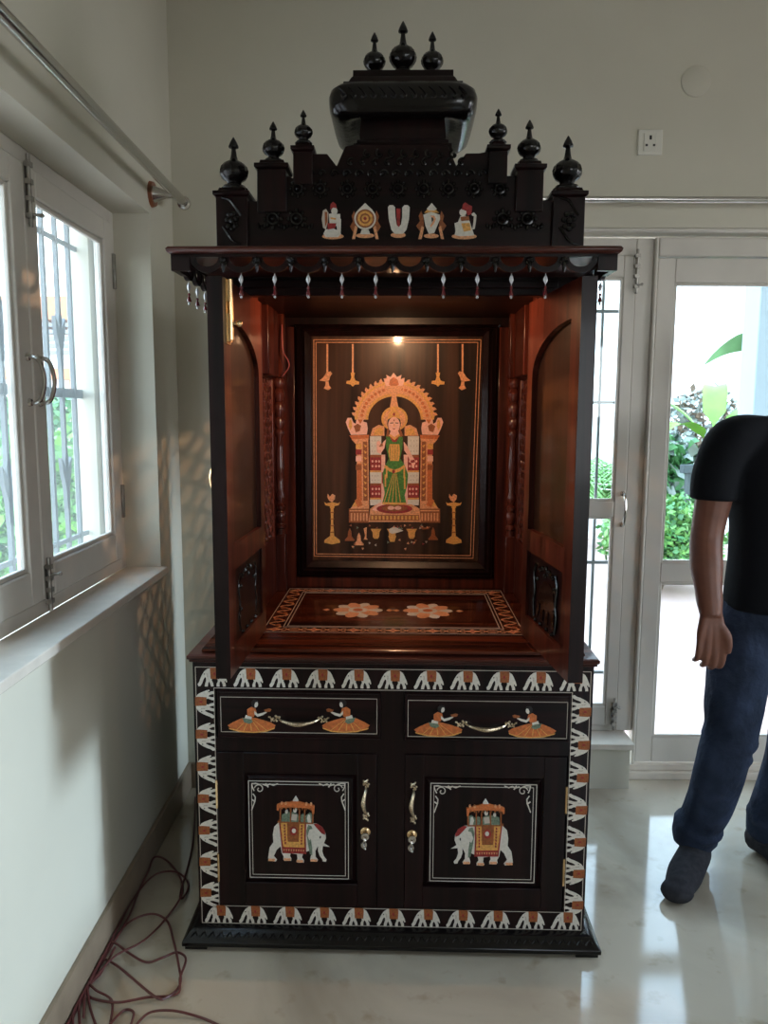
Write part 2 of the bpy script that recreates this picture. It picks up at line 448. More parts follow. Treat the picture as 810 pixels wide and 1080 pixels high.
# ---- back opening: window_2 (narrow leaf behind the shrine) and door_1 (garden door)
YD = 2.955
w2 = empty('window_2', (0, 0, 0)); w2['kind'] = 'structure'
f2 = MB(); f2.box(BX0, BX0 + .05, YD + .005, YD + .06, .19, BZ1 - .012); f2.box(.925, .990, YD + .005, YD + .06, .19, BZ1 - .012)
f2.box(BX0 + .05, .925, YD + .005, YD + .06, .19, .215); f2.box(BX0 + .05, .925, YD + .005, YD + .06, 2.04, BZ1 - .012)
f2.build('window_frame', 'white_paint', w2, bevel=.004)
def leaf(parent, x0, x1, z0, z1, y, sw, rails, name, top_w=.08, bot_w=.08, sr=None):
    s = MB(); t = .035; sr = sr or sw
    s.box(x0, x0 + sw, y, y + t, z0, z1); s.box(x1 - sr, x1, y, y + t, z0, z1)
    s.box(x0 + sw, x1 - sr, y, y + t, z0, z0 + bot_w); s.box(x0 + sw, x1 - sr, y, y + t, z1 - top_w, z1)
    for a, b_ in rails: s.box(x0 + sw, x1 - sr, y, y + t, a, b_)
    o = s.build(name, 'white_paint', parent, bevel=.004)
    zs = [z0 + bot_w] + [q for ab in rails for q in ab] + [z1 - top_w]
    for i in range(0, len(zs), 2):
        MB().box(x0 + sw - .003, x1 - sr + .003, y + .016, y + .020, zs[i] - .003, zs[i + 1] + .003).build('pane', 'glass', o)
        bd = MB(); g = .010; X0, X1, A, B = x0 + sw, x1 - sr, zs[i], zs[i + 1]
        for q in ((X0, X0 + g, A, B), (X1 - g, X1, A, B), (X0 + g, X1 - g, A, A + g), (X0 + g, X1 - g, B - g, B)): bd.box(q[0], q[1], y + .004, y + .015, q[2], q[3])
        bd.build('glazing_bead', 'white_paint', o, bevel=.002)
    return o
leaf(w2, .30, .60, .215, 2.04, YD, .045, [(1.06, 1.12)], 'sash'); leaf(w2, .605, .925, .215, 2.04, YD, .045, [(1.06, 1.12)], 'sash', sr=.045)
d_handle(w2, (.912, YD, 1.09), (0, 0, 1), (0, -1, 0), h=.06)
bolt(w2, .925, YD - .002, 1.90, 2.06, 1.93, ax='y'); bolt(w2, .912, YD - .002, .20, .33, .30, ax='y')
g2 = empty('window_grille', (0, 3.06, 0)); tag(g2, 'grey painted iron grille behind the narrow window right of the shrine', 'grille')
for zz in (.40, .86, 1.5, 1.85): MB().box(.27, .96, -.004, .004, zz - .006, zz + .006).build('rail', 'grille_paint', g2)
b1 = None
for i in range(9):
    xx = .30 + .0765 * i
    if b1 is None: b1 = MB().box(-.005, .005, -.005, .005, .2, 2.1).build('bar', 'grille_paint', g2, loc=(xx, 0, 0))
    else: dup(b1, (xx, 0, 0), parent=g2)

d1 = empty('door_1', (0, 0, 0)); d1['kind'] = 'structure'
f3 = MB(); f3.box(.990, 1.003, YD - .012, YD + .06, .055, BZ1 - .012); f3.box(1.66, BX1, YD - .012, YD + .06, .055, BZ1 - .012)
f3.box(1.003, 1.66, YD - .012, YD + .06, 2.035, BZ1 - .012)
f3.build('door_frame', 'white_paint', d1, bevel=.005)
leaf(d1, 1.006, 1.657, .062, 2.031, YD, .066, [(.80, .88)], 'door_leaf', top_w=.09, bot_w=.105)

# ---- curtain rods
def rod_thing(p0, p1, brk, wall_dir, label, rad=.0145):
    t = empty('curtain_rod', p0); tag(t, label, 'curtain rod', 'steel curtain rods')
    p0, p1 = Vector(p0), Vector(p1); d = (p1 - p0)
    MB().tube([(0, 0, 0), d], rad, 14).build('rod', 'steel', t)
    u = d.normalized()
    cap = MB(); cap.tube([d - u * .02, d + u * .004, d + u * .006, d + u * .022], [rad * 1.05, rad * 1.05, rad * 1.5, rad * 1.5], 14)
    cap.build('end_cap', 'steel', t)
    wd = Vector(wall_dir)
    for s_, dist in brk:
        q = d.normalized() * s_
        MB().tube([q, q + wd * dist * .4, q + wd * dist * .9], [rad * .8, rad * .9, rad * 1.9], 14).build('bracket', 'steel', t)
        MB().tube([q + wd * dist * .86, q + wd * dist], [rad * 2.6, rad * 2.8], 20).build('rosette', 'wood_ring', t)
    return t
pe = W(193, 213, 0, -.69); ps = Vector((-.69, .2, pe.z))
rod_thing(ps, pe, [(pe.y - .2 - .09, .08), (.15, .08)], (-1, 0, 0), 'chrome curtain rod running above the left window')
pz = W(700, 210.5, 1, YB - .09).z
rod_thing((1.95, YB - .09, pz), (.30, YB - .09, pz), [(.1, .09), (1.55, .09)], (0, 1, 0), 'chrome curtain rod above the garden door', .011)

# ---- socket and round cover on the back wall
pc = W(685, 151, 1, YB)
so = empty('wall_socket', (pc.x, YB, pc.z)); tag(so, 'square white three-pin wall socket high on the back wall', 'socket')
MB().box(-.043, .043, -.009, 0, -.043, .043).build('plate', 'plastic', so, bevel=.003)
MB().box(-.024, .022, -.012, -.008, -.03, .03).build('socket_face', 'plastic', so, bevel=.002)
MB().box(-.0045, .0035, -.0128, -.011, .008, .022).build('pin_hole', 'dark_slot', so)
for sx_ in (-.0135, .0125): MB().box(sx_ - .004, sx_ + .004, -.0128, -.011, -.014, -.007).build('pin_hole', 'dark_slot', so)
pc = W(734, 86, 1, YB)
rc = MB(); rc.rings([[(r * math.cos(2 * math.pi * k / 28), y, r * math.sin(2 * math.pi * k / 28)) for k in range(28)] for r, y in ((.052, 0), (.052, -.004), (.048, -.007), (.02, -.008), (.001, -.008))])
o = rc.build('junction_cover', 'wall_paint', loc=(pc.x, YB, pc.z)); tag(o, 'round wall-coloured junction box cover above the socket', 'wall cover')

# ============================================================ OUTSIDE
struct(MB().box(-30, 30, 3.05, 30, -.16, -.06), 'terrace', 'paving')
struct(MB().box(-30, -1.02, -12, 3.05, -.16, -.06), 'side_yard', 'paving')
struct(MB().box(3.2, 14, -12, 3.05, -.16, -.06), 'front_yard', 'paving')
def leafcloud(c, r, n, size, mats, seed, stem=True):
    rnd = random.Random(seed); mb = MB()
    for i in range(n):
        while True:
            p = Vector((rnd.uniform(-1, 1), rnd.uniform(-1, 1), rnd.uniform(-1, 1)))
            if p.length < 1 and p.length > rnd.random() * .9: break
        k = 1 + .25 * noise.noise(p * 2.3 + Vector((seed, 0, 0)))
        q = Vector((p.x * r[0] * k, p.y * r[1] * k, p.z * r[2] * k + c[2]))
        a = Vector((rnd.gauss(0, 1), rnd.gauss(0, 1), rnd.gauss(-.2, .7))).normalized(); s_ = size * rnd.uniform(.6, 1.3)
        b_ = a.cross(Vector((rnd.gauss(0, 1), rnd.gauss(0, 1), rnd.gauss(0, 1)))).normalized() * s_ * .32
        mb.add([q, q + a * s_ * .5 + b_, q + a * s_, q + a * s_ * .5 - b_], [(0, 1, 2, 3)], rnd.choice([0, 0, 1]))
    return mb
def shrub(name, loc, r, n, size, mats, label, seed, cat='shrub', group=None):
    t = empty(name, loc); tag(t, label, cat, group)
    leafcloud((0, 0, r[2] + .1), r, n, size, mats, seed).build('foliage', mats, t)['kind'] = 'stuff'
    s = MB(); rnd = random.Random(seed)
    for k in range(5):
        a = rnd.uniform(0, 6.28); s.tube([(0, 0, 0), (.3 * r[0] * math.cos(a), .3 * r[1] * math.sin(a), r[2]), (.6 * r[0] * math.cos(a), .6 * r[1] * math.sin(a), r[2] * 1.6)], [.02, .014, .006], 6)
    s.build('stem', 'bark', t)
    return t
Zg = -.06
shrub('green_shrub', (2.4, 6.6, Zg), (.5, .40, .36), 5200, .07, ['leaf_green', 'leaf_dark'], 'low bushy green shrub seen through the garden door glass', 1)
shrub('green_shrub', (3.75, 6.0, Zg), (.45, .40, .40), 4200, .07, ['leaf_dark', 'leaf_green'], 'dark green shrub half hidden behind the standing man', 2)
shrub('green_shrub', (2.75, 7.6, Zg), (.40, .33, .62), 2600, .14, ['leaf_dark', 'leaf_grey'], 'taller loose shrub rising behind the low bushy one', 3)
shrub('small_tree', (3.55, 8.6, Zg + .9), (.42, .3, .42), 900, .09, ['leaf_grey', 'bark'], 'sparse grey-leaved small tree against the white garden wall', 4, 'tree')
def frond_plant(name, loc, label, fronds, m, width, cat='plant', tilt=.25):
    t = empty(name, loc); tag(t, label, cat)
    for (a, L, rise, droop) in fronds:
        mb = MB(); N = 12; L_, Rr = [], []
        dx, dy = math.cos(a), math.sin(a)
        for i in range(N + 1):
            u = i / N; x = L * u; z = rise * math.sin(u * math.pi * .62) - droop * u * u
            ww = width * math.sin(math.pi * min(1, u * .93 + .07)) ** .6 * (1 if u > .18 else .12)
            c = Vector((dx * x, dy * x, z)); sd = Vector((-dy, dx, tilt)) * ww
            L_.append((c + sd, c, c - Vector((-dy, dx, tilt if tilt > .3 else -.25)) * ww))
        v = [q for r3 in L_ for q in r3]; f = []
        for i in range(N):
            for k in (0, 1): f.append((i * 3 + k, i * 3 + k + 1, i * 3 + k + 4, i * 3 + k + 3))
        mb.add(v, f); oo = mb.build('leaf', m, t, ang=80)
    s = MB(); s.tube([(0, 0, -1.3), (0, 0, 0)], [.06, .035], 8); s.build('stem', 'leaf_green', t)
    return t
frond_plant('banana_plant', (3.02, 7.15, 1.15), 'banana plant with broad bright leaves rising above the shrubs',
            [(2.7, .8, .55, .25), (3.5, .7, .35, .3), (.4, .8, .5, .3), (1.2, .6, .7, .2), (5.0, .7, .4, .35)], 'leaf_bright', .11)
frond_plant('banana_plant', (3.3, 6.4, 1.95), 'tall banana plant, leaf reaching high against the white garden wall',
            [(3.15, .72, .22, .30), (3.9, .5, .2, .2), (.3, .7, .5, .3)], 'leaf_dark', .07, tilt=1.1)
def palm(loc, n, L, seed):
    t = empty('areca_palm', loc); tag(t, 'feathery palm with narrow pale fronds left of the banana plant', 'palm'); rnd = random.Random(seed)
    for k in range(n):
        a = rnd.uniform(0, 6.28); rise = rnd.uniform(.5, 1.0); mb = MB(); prev = None
        spine = []
        for i in range(11):
            u = i / 10; spine.append(Vector((math.cos(a) * L * u * .7, math.sin(a) * L * u * .7, .3 + .3 * u + rise * math.sin(u * 2.0) * L - .4 * u * u)))
        mb.tube(spine, .006, 5)
        for i in range(2, 11):
            for sg in (-1, 1):
                for h in (0, .5):
                    p = spine[i - 1].lerp(spine[i], h); sd = Vector((-math.sin(a) * sg, math.cos(a) * sg, -.5)) * .26 + (spine[i] - spine[i - 1]) * 1.2
                    wv = (spine[i] - spine[i - 1]).normalized() * .012
                    mb.add([p - wv, p + sd * .5 - wv, p + sd, p + sd * .5 + wv, p + wv], [(0, 1, 2, 3, 4)])
        mb.build('frond', 'leaf_green', t)
    MB().tube([(0, 0, 0), (0, 0, .36)], [.06, .04], 8).build('trunk', 'bark', t)
    return t
palm((2.55, 8.75, -.06), 14, .75, 5)
o = MB().box(1.5, 9, 9.4, 9.6, -.06, 3.4).build('garden_wall', 'ext_white'); tag(o, 'plain white boundary wall behind the garden plants', 'wall')
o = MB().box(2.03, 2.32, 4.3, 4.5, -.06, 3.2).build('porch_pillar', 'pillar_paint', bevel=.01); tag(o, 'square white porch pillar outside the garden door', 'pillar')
MB().box(.6, 4.2, 3.05, 4.75, 3.2, 3.35).build('added_porch_roof', 'ext_white').update_tag(); tag(bpy.data.objects['added_porch_roof'], 'flat white roof slab over the garden door, added unseen to shade the pillar', 'roof')  # slab added out of view to shade the pillar and near terrace
gl_ = empty('garden_lamp', (2.80, 7.13, Zg)); tag(gl_, 'small grey garden lamp post in front of the low bushy shrub', 'lamp')
MB().box(-.025, .025, -.025, .025, 0, .98).build('post', 'dark_grey', gl_, bevel=.004); MB().box(-.065, .065, -.05, .05, .98, 1.06).build('lamp_head', 'dark_grey', gl_, bevel=.006)
# left outside
shrub('hedge_shrub', (-2.75, 6.0, Zg), (.75, .6, .62), 4500, .1, ['leaf_green', 'leaf_bright'], 'bright green shrub outside the left window', 11)
shrub('hedge_shrub', (-3.6, 8.0, Zg), (1.0, .7, .85), 4200, .12, ['leaf_dark', 'leaf_green'], 'larger darker shrub farther off outside the left window', 12)
hb = empty('neighbour_house', (-7.2, 14, Zg)); tag(hb, 'white neighbouring house with orange bands and grey louvred roof screen', 'house')
MB().box(-2.2, 2.2, 0, 4, 0, 2.9).build('wall', 'ext_white', hb)
MB().box(-2.4, 2.4, -.12, 4.1, 2.1, 2.3).build('band', 'ext_orange', hb); MB().box(-2.4, 2.4, -.12, 4.1, 3.15, 3.55).build('roof_edge', 'ext_orange', hb)
for k in range(5): MB().box(-2.3, 2.3, -.06, .0, 2.55 + .12 * k, 2.62 + .12 * k).build('louvre', 'ext_grey', hb)
MB().box(1.55, 1.75, -.2, 0, 0, 2.1).build('post', 'ext_orange', hb)

# ============================================================ SHRINE
S = empty('prayer_shrine', O, TH)
tag(S, 'tall dark rosewood prayer shrine with open doors, inlaid goddess panel and inlaid elephant cabinet base', 'shrine')
Y0 = 0.0
ZB, ZT = .055, .800       # base cabinet body
# plinth and feet
pl = MB()
def rrect(hx, y0, y1, z): return [(-hx, y0, z), (hx, y0, z), (hx, y1, z), (-hx, y1, z)]
pl.rings([rrect(.566, -.040, .78, .014), rrect(.566, -.040, .78, .026), rrect(.560, -.034, .77, .032), rrect(.545, -.018, .76, .05), rrect(.532, -.008, .755, .056)])
pl.build('plinth', 'ebony', S, bevel=.002)
cv = MB()
for k in range(46):
    x = -.535 + 1.07 * k / 45; a = 1 if k % 2 else -1
    cv.tube([(x - .009, -.030, .036), (x - .003, -.0275 , .044), (x + .004, -.022, .047), (x + .009, -.028, .038)], .0022, 5)
cv.build('leaf_carving', 'ebony', S)['kind'] = 'stuff'
for x in (-.53, .53):
    for y in (0, .72): MB().box(x - .03, x + .03, y - .03, y + .03, 0, .016).build('foot', 'ebony', S)
# body shell
sh = MB()
sh.box(-.526, -.508, .018, .745, ZB, ZT); sh.box(.508, .526, .018, .745, ZB, ZT); sh.box(-.508, .508, .72, .745, ZB, ZT)
sh.box(-.508, .508, .018, .72, ZB, ZB + .015); sh.box(-.508, .508, .03, .72, .57, .585)
sh.build('carcass', 'rosewood', S)
xs_l0, xs_l1 = P(229, 850, 0)[0], P(398, 850, 0)[0]
xs_r0, xs_r1 = P(426.5, 850, 0)[0], P(597, 850, 0)[0]
zd0, zd1 = P(400, 957, 0)[1], P(400, 794.5, 0)[1]
xl0, xl1 = P(229, 755, 0)[0], P(402, 755, 0)[0]
xr0, xr1 = P(426, 755, 0)[0], P(602, 755, 0)[0]
zw0, zw1 = P(400, 780, 0)[1], P(400, 729, 0)[1]
XA, XB = (xs_l0 + xl0) / 2, (xs_r1 + xr1) / 2
ff = MB()   # face frame
ff.box(-.526, XA, 0, .018, ZB, ZT); ff.box(XB, .526, 0, .018, ZB, ZT)
ff.box(XA, XB, 0, .018, ZB, zd0); ff.box(XA, XB, 0, .018, zd1, zw0); ff.box(XA, XB, 0, .018, zw1, ZT)
ff.box(xs_l1, xs_r0, .0, .018, zd0, zd1); ff.box(xl1, xr0, .0, .018, zw0, zw1)
ff.build('face_frame', 'rosewood', S)
# thin inlaid lines
def linebox(mb, pts, y, wd=.0018, mi=0):
    for q in band(pts + [pts[0]], wd): mb.prism(q, 0, .0006, front(y), mi)
ln = MB()
def rectpts(px0, py0, px1, py1, y=0):
    x0, z1 = P(px0, py0, y); x1, z0 = P(px1, py1, y); return [(x0, z0), (x1, z0), (x1, z1), (x0, z1)]
ox0, ox1 = -.519, .519; oz1 = P(415, 706, 0)[1]; oz0 = .058
ix0, ix1 = XA - .004, XB + .004; iz1 = P(415, 728, 0)[1] ; iz0 = zd0 - .004
linebox(ln, [(ox0, oz0), (ox1, oz0), (ox1, oz1), (ox0, oz1)], 0); linebox(ln, [(ix0, iz0), (ix1, iz0), (ix1, iz1), (ix0, iz1)], 0)
ln.build('border_inlay_line', 'ivory_line', S)

# border elephants. drawn facing left in a unit box (0..120, 0..85, v down)
EL_W = [(0, 70), (7, 60), (11, 48), (18, 32), (28, 16), (40, 6), (54, 2), (72, 1), (90, 4), (102, 12), (109, 24), (114, 36), (119, 48), (122, 60), (117, 62), (113, 54), (110, 58), (115, 68), (116, 79), (104, 80), (103, 70), (98, 58), (94, 56), (90, 66), (90, 80), (78, 80), (78, 70), (84, 56), (82, 46), (60, 46), (58, 54), (64, 66), (66, 79), (55, 80), (52, 68), (48, 58), (44, 66), (41, 80), (29, 80), (31, 68), (35, 56), (35, 44), (31, 40), (25, 50), (19, 66), (12, 78), (3, 80)]
EL_B = [(52, 0), (90, 1), (92, 14), (90, 48), (54, 47)]
EL_C = [(66, 19), (75, 19), (75, 31), (66, 31)]
def border_elephant():
    k = .0515 / 80; mb = MB(); mp = front(0)
    f = lambda L: [((u - 60) * k, (42 - v) * k) for u, v in L]
    mb.prism(f(EL_W), 0, .0008, mp, 0); mb.prism(f(EL_B), .0002, .0012, mp, 1); mb.prism(f(EL_C), .0003, .0015, mp, 2)
    mb.prism(f([(26, 26), (30, 24), (31, 28), (27, 30)]), .0003, .0013, mp, 3)
    mb.prism(f([(36, 22), (44, 26), (44, 38), (38, 42), (40, 30)]), .0003, .0011, mp, 4)
    return mb
elm = border_elephant(); e0 = None
zt_, zb_ = (oz1 + iz1) / 2, (oz0 + iz0) / 2; xl_, xr_ = (ox0 + ix0) / 2, (ox1 + ix1) / 2
def put_el(x, z, a, sx_=1):
    global e0
    if e0 is None:
        e0 = elm.build('elephant_inlay', ['ivory', 'rust', 'redinlay', 'blackinlay', 'ivory_line'], S); o_ = e0
    else: o_ = dup(e0, parent=S)
    o_.location = (x, 0, z); o_.rotation_euler = (0, a, 0)
for k in range(11): put_el(ox0 + .044 + (ox1 - ox0 - .086) * k / 10, zt_, 0); put_el(ox0 + .046 + (ox1 - ox0 - .09) * k / 10, zb_, 0)
for k in range(7):
    z = iz1 - .045 - (iz1 - iz0 - .075) * k / 6
    put_el(xl_, z, R(-90)); put_el(xr_, z, R(90))

# lips of the base cabinet
lp = MB()
lp.rings([rrect(.526, 0, .745, ZT), rrect(.532, -.010, .75, ZT + .004), rrect(.532, -.012, .75, ZT + .010), rrect(.536, -.018, .752, ZT + .014), rrect(.536, -.02, .752, .822), rrect(.530, -.012, .75, .826)])
lp.build('cabinet_top', 'rosewood_red_h', S)
st = MB(); st.rings([rrect(.500, .004, .745, .826), rrect(.500, -.006, .745, .832), rrect(.497, -.008, .745, .840), rrect(.492, .0, .745, .845)])
st.build('shelf_base', 'shelf_wood', S)

# drawers
def handle_h(parent, x, z, y, L=.085, vertical=False, name='handle'):
    mb = MB(); f = (lambda a, b, h: (x + a, y - h, z + b)) if not vertical else (lambda a, b, h: (x + b, y - h, z + a))
    pts = [(-L * .62, 0, .004), (-L * .5, 0, .018), (-L * .25, -.004, .024), (0, -.006, .026), (L * .25, -.004, .024), (L * .5, 0, .018), (L * .62, 0, .004)]
    mb.tube([f(*p) for p in catmull([Vector(p) for p in pts], 4)], [.75 * q_ for q_ in (.0035, .0035, .0035, .004, .0045, .005, .0055, .006, .0065, .007, .0075, .0078, .008, .0078, .0075, .007, .0065, .006, .0055, .005, .0045, .004, .0035, .0035, .0035)], 8)
    for sg in (-1, 1):
        for (a, b_, r) in ((.62, .004, .005), (.72, .007, .0045), (.80, .001, .004), (.86, -.006, .0035), (.70, -.006, .004), (.92, .004, .003)):
            p = f(sg * L * a, b_, .003); mb.ball(p, (r * .8, r * .6, r * .8), 8)
        mb.tube([f(sg * L * t_, .006 * math.sin(t_ * 22), .004) for t_ in (.6, .66, .72, .78, .84, .9, .95)], .0022, 6)
    return mb.build(name, 'antique_brass', parent)
def to_art(px0, py0, sc_, y):
    return lambda u, v: P(px0 + u / sc_, py0 + v / sc_, y)
def art(name, parent, shapes, mats, plane, A, t0=.0005):
    mb = MB()
    for i, (mi, pts) in enumerate(shapes):
        mb.prism([A(u, v) for u, v in pts], 0, t0 + .00012 * i, front(plane), mats.index(mi))
    return mb.build(name, mats, parent)
def woman(flip):
    # kneeling figure facing right when flip is False, in a 190 x 125 box
    s = []
    s.append(('orange', [(0, 98), (20, 86), (50, 72), (80, 66), (110, 70), (140, 78), (170, 88), (186, 98), (180, 110), (150, 120), (100, 125), (50, 121), (14, 113)]))
    for a in (30, 60, 90, 120, 150): s.append(('gold', [(a, 118), (a + 4, 118), (70 + a * .2, 76), (68 + a * .2, 76)]))
    s.append(('gold', [(4, 108), (50, 119), (100, 123), (150, 118), (184, 106), (182, 111), (150, 123), (100, 127), (50, 124), (8, 113)]))
    s.append(('ivory', [(70, 58), (94, 62), (92, 74), (66, 70)]))
    s.append(('greygreen', [(56, 68), (92, 74), (98, 84), (84, 92), (64, 86)]))
    s.append(('orange', [(76, 36), (92, 26), (108, 32), (112, 48), (100, 66), (76, 60)]))
    s.append(('ivory', [(104, 40), (116, 54), (132, 50), (150, 44), (152, 48), (136, 58), (116, 64), (104, 54)]))
    s.append(('rust', [(140, 38), (160, 32), (170, 36), (166, 44), (148, 46)]))
    s.append(('ivory', circ(108, 16, 10, 12, 12)))
    s.append(('blackinlay', [(92, 8), (100, -2), (114, -1), (118, 6), (108, 8), (104, 18), (106, 30), (98, 28), (92, 18)]))
    if flip: s = [(m_, [(188 - u, v) for u, v in p]) for m_, p in s]
    return s
AM = ['ivory', 'rust', 'orange', 'tan', 'gold', 'green', 'greygreen', 'redinlay', 'pink', 'blackinlay', 'ivory_line']
def drawer(x0, x1, side):
    g = .0015
    dr = MB(); y = -.006
    a0, a1, b0, b1 = x0 + g, x1 - g, zw0 + g, zw1 - g
    R4 = lambda i, yy: [(a0 + i, yy, b0 + i), (a1 - i, yy, b0 + i), (a1 - i, yy, b1 - i), (a0 + i, yy, b1 - i)]
    dr.rings([R4(0, .018), R4(0, y + .003), R4(.002, y), R4(.005, y), R4(.0065, y + .003), R4(.008, y + .003)])
    o_ = dr.build('drawer', ['rosewood_h'], S, ang=30)
    yy = y + .003
    if side == 'l': Z0, A = rectpts(232.5, 735, 397.5, 774, yy), to_art(200, 690, 3.682, yy)
    else: Z0, A = rectpts(430.5, 738.5, 597.5, 779, yy), to_art(400, 660, 3.0, yy)
    l_ = MB(); linebox(l_, Z0, yy, .0016); l_.build('inlay_line', 'ivory_line', o_)
    if side == 'l':
        AL = lambda u, v: A(148 + u, 178 + v); AR = lambda u, v: A(512 + u, 178 + v)
        hx, hz = A(425, 250)
    else:
        AL = lambda u, v: A(110 + u * .82, 252 + v * .78); AR = lambda u, v: A(406 + u * .82, 256 + v * .78)
        hx, hz = A(337, 310)
    art('kneeling_woman_inlay', o_, woman(False), AM, yy, AL); art('kneeling_woman_inlay', o_, woman(True), AM, yy, AR)
    handle_h(o_, hx, hz, yy)
drawer(xl0, xl1, 'l'); drawer(xr0, xr1, 'r')

# big door elephants, drawn from the right door (facing left) in photo-zoom units (scale 810/140)
BE = []
BE.append(('ivory', [(205, 492), (240, 470), (228, 440), (232, 405), (250, 372), (285, 352), (330, 350), (420, 350), (520, 352), (548, 380), (556, 430), (552, 475), (575, 510), (580, 545), (584, 575), (575, 592), (535, 594), (528, 582), (548, 560), (530, 520), (508, 500), (500, 540), (488, 560), (490, 578), (482, 588), (440, 586), (440, 572), (448, 556), (444, 540), (405, 545), (402, 572), (410, 588), (400, 596), (362, 594), (362, 580), (374, 562), (366, 535), (330, 520), (318, 545), (324, 572), (322, 584), (280, 584), (276, 572), (290, 556), (292, 520), (282, 500), (276, 490), (276, 520), (266, 548), (250, 568), (246, 582), (228, 584), (222, 572), (240, 550), (250, 520), (246, 488), (226, 490), (204, 492)]))
BE.append(('redinlay', [(232, 405), (250, 372), (285, 352), (306, 356), (280, 385), (255, 412), (234, 420)]))
BE.append(('greygreen', [(318, 368), (338, 362), (350, 400), (340, 470), (326, 540), (310, 548), (312, 500), (322, 440), (300, 410)]))
BE.append(('ivory', [(306, 384), (330, 390), (342, 430), (330, 456), (312, 440), (300, 412)]))
BE.append(('redinlay', [(350, 346), (520, 346), (508, 440), (496, 540), (348, 540), (352, 440)]))
BE.append(('gold', [(360, 352), (510, 352), (500, 440), (490, 502), (358, 502), (362, 430)]))
BE.append(('rust', [(392, 352), (468, 352), (466, 440), (462, 468), (396, 468), (394, 430)]))
BE.append(('redinlay', circ(428, 402, 24, 28, 14)))
BE.append(('ivory', circ(426, 400, 13, 15, 8)))
for k in range(9): BE.append(('tan', [(360 + 15 * k, 514), (370 + 15 * k, 514), (365 + 15 * k, 528)]))
for k in range(7):
    BE.append(('redinlay', circ(378, 368 + 18 * k, 5, 6, 6))); BE.append(('redinlay', circ(484 - k, 368 + 18 * k, 5, 6, 6)))
BE.append(('rust', [(306, 348), (318, 336), (330, 340), (526, 340), (526, 350), (306, 352)]))
BE.append(('greygreen', [(314, 290), (330, 284), (350, 300), (372, 292), (384, 300), (384, 342), (314, 342)]))
BE.append(('greygreen', [(398, 300), (420, 286), (470, 286), (500, 300), (504, 342), (398, 342)]))
BE.append(('ivory', circ(420, 270, 12, 15, 10))); BE.append(('ivory', circ(472, 282, 9, 12, 8))); BE.append(('ivory', [(326, 296), (338, 292), (346, 316), (338, 342), (320, 342)]))
BE.append(('ivory_line', [(404, 296), (436, 292), (444, 330), (410, 334)]))
for x in (306, 356, 388, 442, 506): BE.append(('rust', [(x, 262), (x + 8, 262), (x + 8, 345), (x, 345)]))
BE.append(('orange', [(300, 240), (330, 232), (380, 222), (416, 212), (460, 222), (510, 230), (532, 240), (532, 272), (522, 276), (516, 258), (440, 252), (360, 254), (318, 262), (312, 288), (302, 288)]))
for k in range(8): BE.append(('rust', [(316 + 25 * k, 252), (332 + 25 * k, 252), (324 + 25 * k, 268)]))
for x in (322, 350, 476, 502): BE.append(('tan', circ(x, 230, 7, 8, 8)))
BE.append(('ivory', [(400, 212), (416, 184), (434, 212)]))
for (x, y) in ((300, 574), (386, 582), (464, 574), (560, 580)): BE.append(('tan', [(x - 20, y - 3), (x + 20, y - 3), (x + 20, y + 3), (x - 20, y + 3)]))
BE.append(('blackinlay', circ(262, 430, 4, 4, 6)))
def scroll_pts():
    out = []
    for t in range(0, 25):
        a = t / 24 * 2.2 * math.pi; r = 6 + 24 * (1 - t / 24); out.append((150 - 0 + r * math.cos(a + 3.4) * 1.0, 140 + r * math.sin(a + 3.4)))
    return out
def corner_scroll(mb, A, fx, fz, cx, cz, yy):
    T = lambda u, v: A(cx + (u - 101) * fx, cz + (v - 108) * fz)
    for q in band([T(*p) for p in scroll_pts()], .0030): mb.prism(q, 0, .0007, front(yy))
    for L_ in ([(112, 170), (126, 190), (124, 214), (114, 240), (104, 268)], [(172, 112), (196, 120), (214, 110), (236, 118), (262, 108)], [(104, 108), (108, 130), (118, 150)], [(104, 108), (128, 106), (150, 112)], [(108, 205), (118, 230)], [(190, 108), (204, 128)]):
        for q in band([T(*p) for p in L_], .0034): mb.prism(q, 0, .0007, front(yy))
